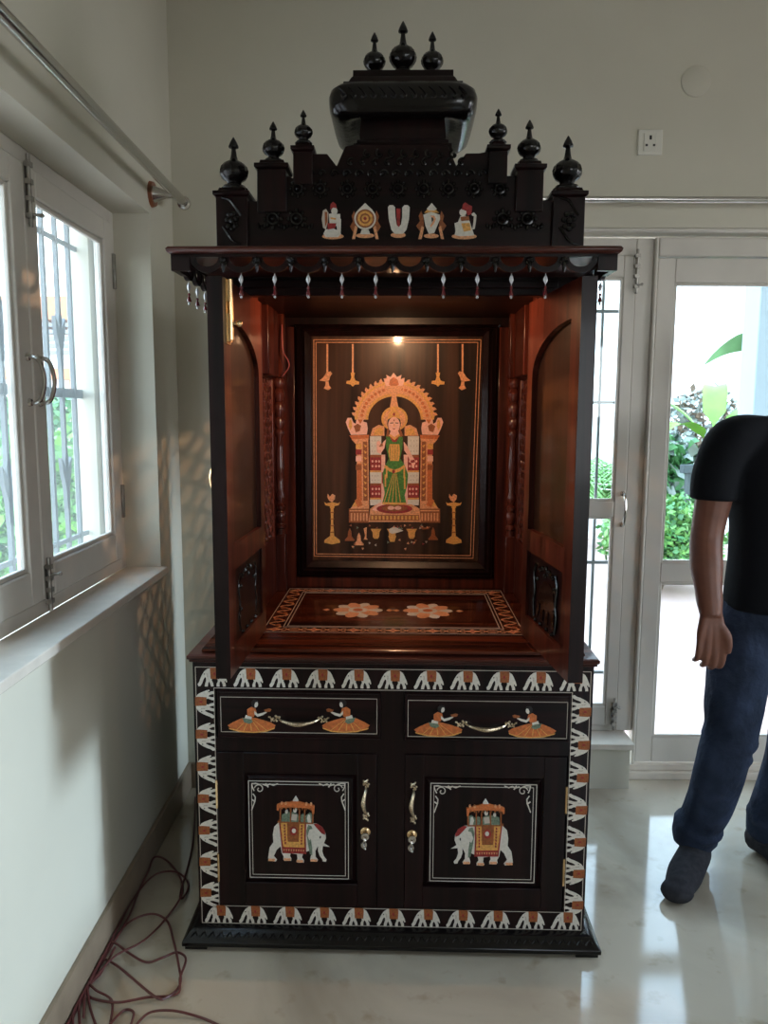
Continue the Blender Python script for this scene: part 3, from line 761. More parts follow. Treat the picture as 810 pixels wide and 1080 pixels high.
def base_door(x0, x1, side):
    g = .002; z0, z1 = zd0 + g, zd1 - g; a0, a1 = x0 + g, x1 - g
    PR = (257, 815, 377, 932) if side == 'l' else (447, 819, 570, 937)
    xx0, zz1 = P(PR[0], PR[1], 0); xx1, zz0 = P(PR[2], PR[3], 0)
    d = MB(); yf = -.003
    for q in ((a0, xx0, z0, z1), (xx1, a1, z0, z1), (xx0, xx1, z0, zz0), (xx0, xx1, zz1, z1)): d.box(q[0], q[1], yf, .018, q[2], q[3])
    o_ = d.build('cabinet_door', 'rosewood', S, bevel=.0015)
    pn = MB(); R4 = lambda i, yy: [(xx0 + i, yy, zz0 + i), (xx1 - i, yy, zz0 + i), (xx1 - i, yy, zz1 - i), (xx0 + i, yy, zz1 - i)]
    pn.rings([R4(0, .016), R4(0, .008), R4(.004, .008), R4(.014, -.001), R4(.016, -.001)])
    p_ = pn.build('raised_panel', 'rosewood', o_, ang=20)
    yp = -.001
    A = to_art(440, 810, 810 / 140, yp)
    if side == 'l':
        # mirrored twin placed on the left door
        c1 = P(508.6, 878, 0); c2 = P(315, 875, 0)
        A0 = A; A = lambda u, v: ((lambda q: (c2[0] + (c1[0] - q[0]), q[1] + (c2[1] - c1[1])))(A0(u, v)))
    art('elephant_inlay', o_, BE, AM, yp, A)
    l_ = MB()
    FR = (262, 823.5, 367.5, 927) if side == 'l' else (454.5, 826, 563, 931)
    linebox(l_, rectpts(*FR, yp), yp, .0018); linebox(l_, rectpts(FR[0] + 3.2, FR[1] + 3.2, FR[2] - 3.2, FR[3] - 3.2, yp), yp, .0014)
    ks = 1.0
    Ai = to_art(0, 0, 1, yp); s_ = 140 / 810
    for fx, fz, cx, cz in ((1, 1, FR[0] + 3, FR[1] + 3), (-1, 1, FR[2] - 3, FR[1] + 3)):
        Tc = lambda u, v, fx=fx, fz=fz, cx=cx, cz=cz: Ai(cx + (u - 101) * fx * s_, cz + (v - 108) * fz * s_)
        for L_, wd in ((scroll_pts(), .0026), ([(112, 170), (126, 190), (124, 214), (114, 240), (104, 268)], .003), ([(172, 112), (196, 120), (214, 110), (236, 118), (262, 108)], .003), ([(104, 108), (108, 130), (118, 150)], .003), ([(104, 108), (128, 106), (150, 112)], .003), ([(106, 205), (122, 216)], .0035), ([(190, 108), (204, 128)], .0035)):
            for q in band([Tc(*p) for p in L_], wd): l_.prism(q, 0, .0008, front(yp))
    l_.build('frame_inlay', 'ivory', o_)
    # hinges, handle, lock
    hx = a0 - .001 if side == 'l' else a1 + .001
    for (ya, yb) in (((822, 851), (899, 928)) if side == 'l' else ((829, 857), (905, 933))):
        za, zb = P(hx * 400 + 405, ya, 0)[1], P(hx * 400 + 405, yb, 0)[1]
        hm = MB(); hm.tube([(hx, -.004, zb), (hx, -.004, za)], .0035, 8); hm.box(hx - .0015, hx + .0015, -.005, .002, zb, za)
        hm.build('hinge', 'brass', o_)
    HP = (386, 843) if side == 'l' else (436, 846)
    px_, pz_ = P(HP[0], HP[1], yf); handle_h(o_, px_, pz_, yf, .062, True)
    LP = (385.5, 877) if side == 'l' else (434.5, 880)
    px_, pz_ = P(LP[0], LP[1], yf)
    lk = MB(); lk.rings([[(px_ + r * math.cos(2 * math.pi * k / 20), yf - h, pz_ + r * math.sin(2 * math.pi * k / 20)) for k in range(20)] for r, h in ((.0135, 0), (.0135, .003), (.011, .005), (.007, .006), (.006, .010), (.001, .011))])
    lk.build('lock_plate', 'brass', o_)
    # the key hanging from its lock: a thing of its own
    kw = S.matrix_basis @ Vector((px_, yf - .012, pz_))
    kk = MB(); kk.box(-.002, .002, .004, -.014 + .016, -.003, .003)
    kk.tube([(0, 0, 0), (0, -.010, -.001)], .0028, 8)
    kk.rings([[(r * math.cos(a) * 1.0, -.012 + h, -.002 + r * math.sin(a)) for a in [2 * math.pi * k / 16 for k in range(16)]] for r, h in ((.004, 0), (.0105, 0), (.0105, .003), (.004, .003), (.004, 0))], cap=False)
    kk.tube([(.0, -.013, -.010), (-.006, -.014, -.020), (-.004, -.014, -.030), (.002, -.014, -.036)], [.004, .0045, .004, .002], 6)
    kk.rings([[(-.003 + r * math.cos(a), -.014 + h, -.024 + 1.3 * r * math.sin(a)) for a in [2 * math.pi * k / 16 for k in range(16)]] for r, h in ((.003, 0), (.008, 0), (.008, .003), (.003, .003), (.003, 0))], cap=False)
    ko = kk.build('key', 'steel', None); ko.location = kw; ko.rotation_euler = (0, 0, TH)
    tag(ko, 'steel key hanging in the lock of the shrine\'s %s lower door' % ('left' if side == 'l' else 'right'), 'key', 'keys in the lower door locks')
bpy.context.view_layer.update()
S_M = Matrix.Translation(O) @ Matrix.Rotation(TH, 4, 'Z')
class _M: pass
S_basis = S_M
base_door(xs_l0, xs_l1, 'l'); base_door(xs_r0, xs_r1, 'r')

# ---- upper shrine
ZS = .845; ZH = 1.742
# shelf inlay border and lotus medallions
si = MB(); mt = top(ZS)
def tl(pts, wd, mi=0):
    for q in band(pts, wd): si.prism(q, 0, .0007, mt, mi)
bx, by0, by1 = .366, .135, .672
tl([(-bx, by0), (bx, by0), (bx, by1), (-bx, by1), (-bx, by0)], .002); b2 = .052
tl([(-bx + b2, by0 + b2), (bx - b2, by0 + b2), (bx - b2, by1 - b2), (-bx + b2, by1 - b2), (-bx + b2, by0 + b2)], .0025)
tl([(-bx + b2 + .01, by0 + b2 + .01), (bx - b2 - .01, by0 + b2 + .01), (bx - b2 - .01, by1 - b2 - .01), (-bx + b2 + .01, by1 - b2 - .01), (-bx + b2 + .01, by0 + b2 + .01)], .0025)
def motif(cx, cy, vert, kk):
    T = (lambda a, b: (cx + b, cy + a)) if vert else (lambda a, b: (cx + a, cy + b))
    if kk % 2 == 0:
        si.prism([T(a, b) for a, b in ((-.026, 0), (-.008, -.007), (0, -.018), (.008, -.007), (.026, 0), (.008, .007), (0, .018), (-.008, .007))], 0, .0008, mt, 1)
        si.prism([T(*p) for p in circ(0, 0, .006, .006, 8)], 0, .0011, mt, 2)
    else:
        for q in band([T(*p) for p in circ(0, 0, .017, .012, 14)] + [T(.017, 0)], .0035): si.prism(q, 0, .0008, mt, 1)
        si.prism([T(*p) for p in circ(0, 0, .008, .006, 8)], 0, .0009, mt, 3)
        for s_ in (-1, 1):
            for q in band([T(s_ * .018, 0), T(s_ * .026, .010), T(s_ * .034, .012)], .003): si.prism(q, 0, .0008, mt, 1)
            for q in band([T(s_ * .018, 0), T(s_ * .026, -.010), T(s_ * .034, -.012)], .003): si.prism(q, 0, .0008, mt, 1)
n_ = 13
for k in range(n_):
    x = -bx + .03 + (2 * bx - .06) * k / (n_ - 1); motif(x, by0 + b2 / 2, False, k); motif(x, by1 - b2 / 2, False, k)
for k in range(7):
    y = by0 + .07 + (by1 - by0 - .14) * k / 6
    for s_ in (-1, 1):
        x = s_ * (bx - b2 / 2)
        tl([(x + .018 * math.sin(t / 10 * 2 * math.pi), y - .035 + .07 * t / 10) for t in range(11)], .006, 1)
        si.prism([(x + a, y + b) for a, b in circ(.008 * (-1) ** k, 0, .008, .012, 8)], 0, .0009, mt, 3)
si.build('shelf_border_inlay', ['ivory_line', 'tan', 'redinlay', 'rust'], S)
for cx in (-.112, .105):
    md = MB(); cy = .385
    for k in range(10):
        a = k * math.pi / 5; L = .074; ca, sa = math.cos(a), math.sin(a)
        md.prism([(cx + ca * u * 1.05 - sa * v, cy + (sa * u + ca * v) * 1.25) for u, v in ((.008, 0), (.028, -.017), (L * .72, -.020), (L * .94, -.010), (L, 0), (L * .94, .010), (L * .72, .020), (.028, .017))], 0, .0008 + .0001 * (k % 2), mt, k % 2)
    for s_ in (-1, 1): md.prism([(cx + s_ * u, cy + v) for u, v in ((.088, 0), (.097, -.014), (.110, 0), (.097, .014))], 0, .0008, mt, 1)
    md.prism(circ(cx, cy, .030, .034, 16), 0, .0011, mt, 0); md.prism(circ(cx, cy, .016, .018, 12), 0, .0014, mt, 2)
    md.build('lotus_inlay', ['ivory', 'tan', 'orange'], S)

# back wall panel with nested frame
bk = MB(); bk.box(-.43, .43, .728, .745, ZS, 1.79); bk.build('back_board', 'rosewood', S)
x0p, z1p = P(328, 351.5, .72); x1p, z0p = P(509, 351.5, .72)[0], P(420, 592, .72)[1]
MB().box(x0p, x1p, .720, .728, z0p, z1p).build('deity_panel', 'panel_brown', S)
def fr4(mb, x0, x1, z0, z1, t, y0, y1, mi=0):
    # mitred bevel frame: outer rect at y0, inner (inset t) at y1
    o4 = [(x0, y0, z0), (x1, y0, z0), (x1, y0, z1), (x0, y0, z1)]; i4 = [(x0 + t, y1, z0 + t), (x1 - t, y1, z0 + t), (x1 - t, y1, z1 - t), (x0 + t, y1, z1 - t)]
    o5 = [(p[0], .728, p[2]) for p in o4]; i5 = [(p[0], .728, p[2]) for p in i4]
    v = o4 + i4 + o5 + i5; f = []
    for k in range(4):
        j = (k + 1) % 4; f += [(k, j, 4 + j, 4 + k), (8 + k, 8 + j, j, k), (4 + k, 4 + j, 12 + j, 12 + k), (8 + j, 8 + k, 12 + k, 12 + j)]
    mb.add(v, f, mi)
ft = MB()
fr4(ft, x0p - .055, x1p + .055, z0p - .055, z1p + .028, .010, .700, .690)
fr4(ft, x0p - .045, x1p + .045, z0p - .045, z1p + .018, .012, .705, .700)
fr4(ft, x0p - .033, x1p + .033, z0p - .033, z1p + .014, .012, .700, .716)
fr4(ft, x0p - .021, x1p + .021, z0p - .021, z1p + .010, .020, .704, .718)
ft.build('panel_moulding', 'rosewood', S, ang=20)
rb = MB(); rb.box(-.43, x0p - .055, .700, .728, ZS, ZH); rb.box(x1p + .055, .43, .700, .728, ZS, ZH)
rb.box(x0p - .055, x1p + .055, .700, .728, ZS, z0p - .055)
rb.build('back_frame', 'rosewood_red', S, bevel=.002)
# deity panel art
yp = .720
A = to_art(330, 350, 4.322, yp)
pa = MB()
def ring_px(L, wd=.002):
    for q in band([A(*p) for p in L + [L[0]]], wd): pa.prism(q, 0, .0006, front(yp))
ring_px([(4, 36), (766, 36), (730, 1032), (6, 1022)], .0022); ring_px([(14, 48), (752, 48), (718, 1020), (16, 1012)], .0022)
pa.build('border_inlay_line', 'tan', S)
D = []
def q(m_, *pts): D.append((m_, list(pts)))
# pillars and base of the throne
for sg in (1, -1):
    X = lambda u: 372 + sg * (u - 372)
    def qq(m_, *pts): D.append((m_, [(X(u), v) for u, v in pts]))
    qq('rust', (164, 806), (256, 806), (256, 870), (164, 870)); qq('tan', (168, 812), (254, 812), (254, 818), (168, 818))
    for k in range(6): qq('tan', (172 + 14 * k, 826), (180 + 14 * k, 826), (180 + 14 * k, 862), (172 + 14 * k, 862))
    qq('tan', (176, 800), (200, 770), (200, 470), (252, 470), (256, 806), (170, 806)); qq('orange', (202, 600), (222, 600), (224, 770), (200, 775))
    qq('orange', (166, 472), (256, 470), (254, 486), (178, 490)); qq('tan', (176, 490), (254, 486), (250, 506), (194, 510))
    for k, (c_, v0) in enumerate((('gold', 510), ('redinlay', 536), ('pink', 566), ('rust', 606))): qq(c_, (196, v0), (222, v0), (222, v0 + 24), (196, v0 + 24))
    qq('rust', (228, 500), (248, 500), (250, 770), (230, 770))
    for k in range(9): qq('gold', (231, 512 + 28 * k), (247, 520 + 28 * k), (238, 528 + 28 * k))
    qq('gold', (178, 796), (200, 760), (222, 796)); qq('orange', (190, 768), (214, 758), (228, 790), (204, 800))
    # peacock capital
    qq('pink', (158, 392), (176, 392), (184, 412), (196, 420), (200, 378), (216, 366), (232, 374), (236, 392), (228, 408), (246, 414), (250, 440), (246, 468), (174, 470), (160, 440), (150, 412))
    qq('rust', (186, 430), (204, 418), (220, 428), (214, 452), (196, 458)); qq('orange', (206, 386), (220, 380), (228, 400), (216, 420), (206, 404))
    qq('gold', (166, 400), (176, 400), (180, 430), (172, 450), (162, 430))
# arch
out, inn = [], []
for k in range(25):
    a = math.pi * (1 - k / 24); sc1 = 1 + (.035 if k % 2 else 0)
    out.append((372 + 180 * sc1 * math.cos(a), 400 - 178 * sc1 * math.sin(a))); inn.append((372 + 120 * math.cos(a), 400 - 106 * math.sin(a)))
D.append(('gold', out + inn[::-1]))
mid1 = [(372 + 168 * math.cos(math.pi * (1 - k / 24)), 400 - 164 * math.sin(math.pi * (1 - k / 24))) for k in range(25)]
mid2 = [(372 + 132 * math.cos(math.pi * (1 - k / 24)), 400 - 120 * math.sin(math.pi * (1 - k / 24))) for k in range(25)]
D.append(('tan', mid1 + mid2[::-1]))
for k in range(22):
    a = math.pi * (1 - (k + 1) / 23); c_, s_ = math.cos(a), math.sin(a)
    D.append(('orange', circ(372 + 150 * c_, 400 - 142 * s_, 8, 8, 6)))
    D.append(('tan', [(372 + (176 + r) * math.cos(a + d_), 400 - (174 + r) * math.sin(a + d_)) for r, d_ in ((0, .06), (16, .03), (22, -.03), (0, -.05))]))
q('pink', (330, 240), (322, 212), (340, 216), (334, 196), (354, 206), (368, 186), (384, 206), (404, 196), (400, 216), (418, 212), (412, 240), (396, 262), (346, 262))
q('orange', (346, 240), (352, 218), (368, 206), (386, 218), (392, 240), (370, 258))
q('tan', (328, 246), (412, 246), (396, 276), (380, 290), (384, 318), (392, 350), (350, 350), (356, 318), (360, 290), (344, 276))
# throne back
for sg in (1, -1):
    X = lambda u: 372 + sg * (u - 372)
    def qq(m_, *pts): D.append((m_, [(X(u), v) for u, v in pts]))
    qq('tan', (262, 474), (272, 440), (300, 424), (326, 430), (326, 474)); qq('gold', (276, 470), (284, 444), (306, 434), (322, 444), (320, 470))
    for (c_, v0, v1) in (('ivory', 476, 560), ('rust', 560, 572), ('redinlay', 572, 632), ('gold', 632, 640), ('ivory', 640, 690), ('rust', 690, 700), ('redinlay', 700, 756), ('gold', 756, 764), ('ivory', 764, 790)):
        qq(c_, (260, v0), (312, v0), (312, v1), (262, v1))
    for v in (590, 612, 716, 738): 
        for u in (272, 288, 302): qq('pink', *circ(u, v, 5, 6, 6))
    for v in (496, 520, 544, 656, 676):
        for u in (270, 284, 298): qq('ivory_line', *circ(u, v, 3, 4, 5))
    qq('pink', (312, 560), (330, 560), (326, 790), (312, 790)); qq('redinlay', (314, 640), (326, 640), (326, 690), (314, 690))
q('gold', *circ(372, 396, 60, 56, 24)); q('tan', *circ(372, 398, 50, 46, 24))
# pedestal
q('tan', (262, 806), (290, 786), (450, 786), (486, 806), (492, 866), (254, 866)); q('rust', (262, 834), (484, 834), (486, 860), (260, 860))
for k in range(13): q('gold', (266 + 17 * k, 838), (276 + 17 * k, 838), (276 + 17 * k, 856), (266 + 17 * k, 856))
q('pink', (268, 812), (300, 780), (332, 776), (330, 822)); q('redinlay', *circ(372, 806, 82, 22, 24)); q('rust', *circ(372, 804, 60, 14, 20))
# goddess
q('pink', *circ(356, 802, 16, 9, 10)); q('pink', *circ(388, 802, 16, 9, 10))
q('green', (334, 476), (352, 466), (372, 500), (396, 466), (410, 482), (408, 530), (398, 578), (418, 606), (434, 650), (430, 700), (418, 745), (426, 784), (370, 790), (316, 782), (328, 735), (320, 690), (318, 645), (332, 604), (346, 578), (334, 530))
q('gold', (350, 512), (394, 512), (398, 545), (392, 588), (352, 588), (344, 545))
for k in range(4): q('green', (352 + 11 * k, 516), (354 + 11 * k, 516), (355 + 10 * k, 584), (353 + 10 * k, 584))
q('gold', (330, 606), (352, 622), (372, 628), (392, 622), (416, 606), (420, 614), (396, 636), (372, 644), (348, 636), (324, 616))
for k in range(5):
    u0 = 342 + 17 * k; q('gold', (364 + 4 * k, 646), (366 + 4 * k, 646), (u0 - 15 + 3 * k / 2, 776), (u0 - 19 + 3 * k / 2, 776))
for (u, v) in ((336, 640), (330, 680), (416, 640), (418, 690)): q('gold', (u - 3, v - 30), (u + 4, v - 30), (u + 4, v + 26), (u - 3, v + 26))
q('gold', (318, 776), (424, 778), (424, 788), (318, 786)); q('redinlay', *circ(368, 636, 7, 9, 8))
q('pink', (414, 500), (430, 520), (450, 560), (468, 590), (466, 604), (448, 600), (430, 560), (416, 540))
q('redinlay', (444, 586), (462, 582), (466, 594), (448, 598)); q('pink', (450, 598), (464, 598), (462, 622), (450, 618))
q('pink', (334, 490), (326, 530), (308, 556), (292, 548), (290, 512), (300, 500), (312, 520), (322, 500))
q('rust', (300, 512), (318, 508), (320, 520), (302, 524)); q('pink', *circ(300, 508, 10, 12, 8))
q('pink', (356, 448), (388, 448), (398, 474), (372, 494), (346, 474)); q('redinlay', (348, 474), (372, 484), (396, 474), (380, 502), (364, 502))
q('gold', (344, 470), (354, 466), (372, 480), (390, 466), (400, 470), (372, 494))
q('rust', (340, 440), (334, 474), (346, 480), (348, 440)); q('rust', (398, 440), (412, 474), (398, 480), (392, 440))
q('blackinlay', *circ(370, 418, 31, 40, 18))
q('pink', *circ(370, 424, 27, 36, 18))
q('gold', (340, 400), (346, 372), (358, 358), (370, 346), (382, 358), (394, 372), (400, 400), (384, 392), (370, 388), (356, 392))
q('redinlay', *circ(370, 376, 6, 8, 8)); q('blackinlay', (352, 414), (366, 413), (366, 417), (352, 418)); q('blackinlay', (376, 413), (390, 414), (390, 418), (376, 417))
q('redinlay', (362, 440), (378, 440), (370, 446)); q('redinlay', *circ(370, 403, 3, 4, 6)); q('tan', (368, 420), (372, 420), (374, 432), (366, 432))
def pendant(u, kind, fl=1):
    q('tan', (u - 4, 56), (u + 4, 56), (u + 4, 188), (u - 4, 188))
    if kind == 'lamp':
        q('gold', (u - 10, 186), (u + 10, 186), (u + 6, 206), (u + 12, 222), (u + 30, 228), (u + 28, 240), (u + 10, 240), (u, 250), (u - 10, 240), (u - 30, 236), (u - 28, 224), (u - 12, 222), (u - 6, 206))
    else:
        X = lambda a: u + fl * a
        q('tan', (X(-4), 186), (X(14), 180), (X(22), 190), (X(12), 204), (X(8), 222), (X(-10), 226), (X(-36), 222), (X(-18), 208))
        q('tan', (X(-8), 226), (X(6), 226), (X(8), 244), (X(18), 256), (X(4), 266), (X(-16), 258), (X(-8), 244))
pendant(66, 'bird'); pendant(182, 'lamp'); pendant(570, 'lamp'); pendant(682, 'bird', -1)
for u in (88, 642):
    q('gold', (u - 7, 800), (u + 7, 800), (u + 5, 870), (u + 9, 930), (u + 34, 948), (u + 36, 960), (u, 968), (u - 36, 960), (u - 34, 948), (u - 9, 930), (u - 5, 870))
    q('gold', (u - 36, 776), (u - 30, 790), (u - 10, 794), (u - 10, 802), (u + 10, 802), (u + 10, 794), (u + 30, 790), (u + 36, 776), (u + 26, 782), (u, 776), (u - 26, 782))
    q('tan', (u - 20, 738), (u - 10, 752), (u, 738), (u + 14, 746), (u + 12, 762), (u, 776), (u - 14, 768), (u - 22, 752))
    for v in (820, 850, 880, 910): q('rust', (u - 9, v), (u + 9, v), (u + 9, v + 5), (u - 9, v + 5))
for (u, v, m_) in ((168, 940, 'rust'), (210, 960, 'tan'), (548, 936, 'rust')):
    q(m_, (u, v - 46), (u + 7, v - 30), (u + 9, v - 8), (u + 22, v + 8), (u + 20, v + 12), (u - 20, v + 12), (u - 22, v + 8), (u - 9, v - 8), (u - 7, v - 30))
for u in (288, 362, 450): q('gold', (u - 24, 898), (u + 24, 898), (u + 16, 912), (u + 14, 934), (u + 8, 942), (u - 8, 942), (u - 14, 934), (u - 16, 912))
q('gold', (344, 930), (380, 930), (372, 956), (352, 956)); q('ivory', (346, 900), (368, 888), (392, 896), (412, 906), (386, 914), (362, 920), (350, 914))
q('tan', (232, 896), (246, 890), (244, 940), (250, 946), (232, 946), (238, 930)); q('rust', (494, 890), (526, 892), (530, 898), (498, 900))
rnd = random.Random(3)
for k in range(34):
    u, v = rnd.uniform(170, 540), rnd.choice([rnd.uniform(880, 896), rnd.uniform(946, 990)]); a = rnd.uniform(0, 3)
    q(rnd.choice(['ivory_line', 'tan', 'rust', 'greygreen', 'redinlay']), *[(u + 6 * math.cos(a + t * 2.09), v + 6 * math.sin(a + t * 2.09)) for t in range(3)])
for i, (m_, pts) in enumerate(D): pass
mb = MB()
for i, (m_, pts) in enumerate(D): mb.prism([A(u, v) for u, v in pts], 0, .0004 + .000016 * i, front(yp), AM.index(m_))
gp = mb.build('goddess_inlay', AM, S)
gp['label'] = 'inlaid picture of a standing goddess in a green sari under a golden arch'

# ceiling, header beam, side walls, posts
MB().box(-.45, .45, .03, .745, 1.776, 1.786).build('ceiling_board', 'soffit_wood', S)
hd = MB(); hd.box(-.45, .45, .0, .03, ZH - .002, 1.80); hd.box(-.40, .40, -.012, 0, 1.757, 1.775)
hd.build('header_beam', 'rosewood_h', S, bevel=.002)
for sg in (-1, 1):
    sx_ = lambda a, b: (min(sg * a, sg * b), max(sg * a, sg * b))
    X0, X1 = sx_(.372, .45); MB().box(X0, X1, .13, .19, ZS, 1.78).build('front_post', 'rosewood_red', S, bevel=.003)
    X0, X1 = sx_(.405, .43)
    sw_ = MB()
    for (ya, yb, za, zb) in ((.19, .24, ZS, ZH), (.60, .70, ZS, ZH), (.24, .60, ZS, 1.04), (.24, .60, 1.56, ZH)): sw_.box(X0, X1, ya, yb, za, 1.78 if zb == ZH else zb)
    sw_.build('side_frame', 'rosewood_red', S, bevel=.003)
    ja = MB(); xx = sg * .415; cell = .055; ya, yb, za, zb = .24, .60, 1.04, 1.56
    def clip_line(y0, z0, dy, dz):
        t0, t1 = 0, 10
        for (p, dv, lo, hi) in ((y0, dy, ya, yb), (z0, dz, za, zb)):
            a, b_ = (lo - p) / dv, (hi - p) / dv
            if a > b_: a, b_ = b_, a
            t0, t1 = max(t0, a), min(t1, b_)
        return ((y0 + dy * t0, z0 + dz * t0), (y0 + dy * t1, z0 + dz * t1)) if t1 > t0 + .005 else None
    for dirn in (1, -1):
        k = -30
        while k < 40:
            L = clip_line(-.5 if dirn > 0 else 1.5, za + k * cell, 1.0 * dirn, 1.0); k += 1
            if L: ja.tube([(xx, L[0][0], L[0][1]), (xx, L[1][0], L[1][1])], .0055, 6)
    for m__ in range(-12, 12):
        for k1 in range(-30, 12):
            yy_, zz_ = .5 + m__ * cell / 2, za + 1.0 + m__ * cell / 2 + k1 * cell
            if ya < yy_ < yb and za < zz_ < zb: ja.ball((xx, yy_, zz_), (.009, .0085, .0085), 8)
    ja.build('lattice', 'rosewood_gloss', S)
    # scalloped bracket above the lattice and sloping block
    X0, X1 = sx_(.385, .41); MB().box(X0, X1, .42, .60, 1.57, 1.78).build('bracket_board', 'rosewood_red', S, bevel=.003)
    prof = [(.014, 0), (.014, .02), (.020, .024), (.020, .034), (.012, .04), (.017, .055), (.019, .07), (.013, .082), (.018, .09), (.018, .10), (.011, .108), (.016, .125), (.016, .135), (.010, .15), (.014, .20), (.015, .24), (.012, .29), (.010, .33), (.016, .34), (.016, .352), (.011, .36), (.018, .375), (.018, .39), (.012, .40), (.019, .42), (.020, .435), (.012, .45), (.019, .465), (.021, .48), (.013, .495), (.020, .505), (.020, .52), (.014, .53)]
    bl = MB(); bl.lathe(prof, (sg * .392, .65, 1.04), 18)
    bl.build('baluster', 'rosewood_gloss', S)
    MB().box(sg * .392 - .018, sg * .392 + .018, .632, .668, ZS, 1.04).build('baluster_block', 'rosewood_red', S, bevel=.003)
    MB().box(sg * .392 - .02, sg * .392 + .02, .63, .67, 1.57, 1.78).build('baluster_block', 'rosewood_red', S, bevel=.003)
# small lamp wire hanging near the left baluster
wi = MB(); wi.tube(catmull([(-.375, .62, 1.74), (-.372, .61, 1.66), (-.352, .60, 1.62), (-.352, .60, 1.60), (-.372, .61, 1.575)], 5), .0018, 6); wi.build('lamp_wire', 'lamp_cord', S)
# downlight
lt = empty('down_light', (0, .12, 1.776), 0, S)
MB().lathe([(.03, .0), (.032, -.004), (.026, -.006), (.0255, 0)], (0, 0, 0), 24).build('rim', 'brass', lt); MB().lathe([(.0245, -.002), (.001, -.0025)], (0, 0, 0), 20).build('lens', 'lamp_lens', lt)
lamp('shrine_lamp', 'POINT', S_basis @ Vector((0, .12, 1.758)), (0, 0, 0), 4.8, (1, .57, .30), shadow_soft_size=.012)

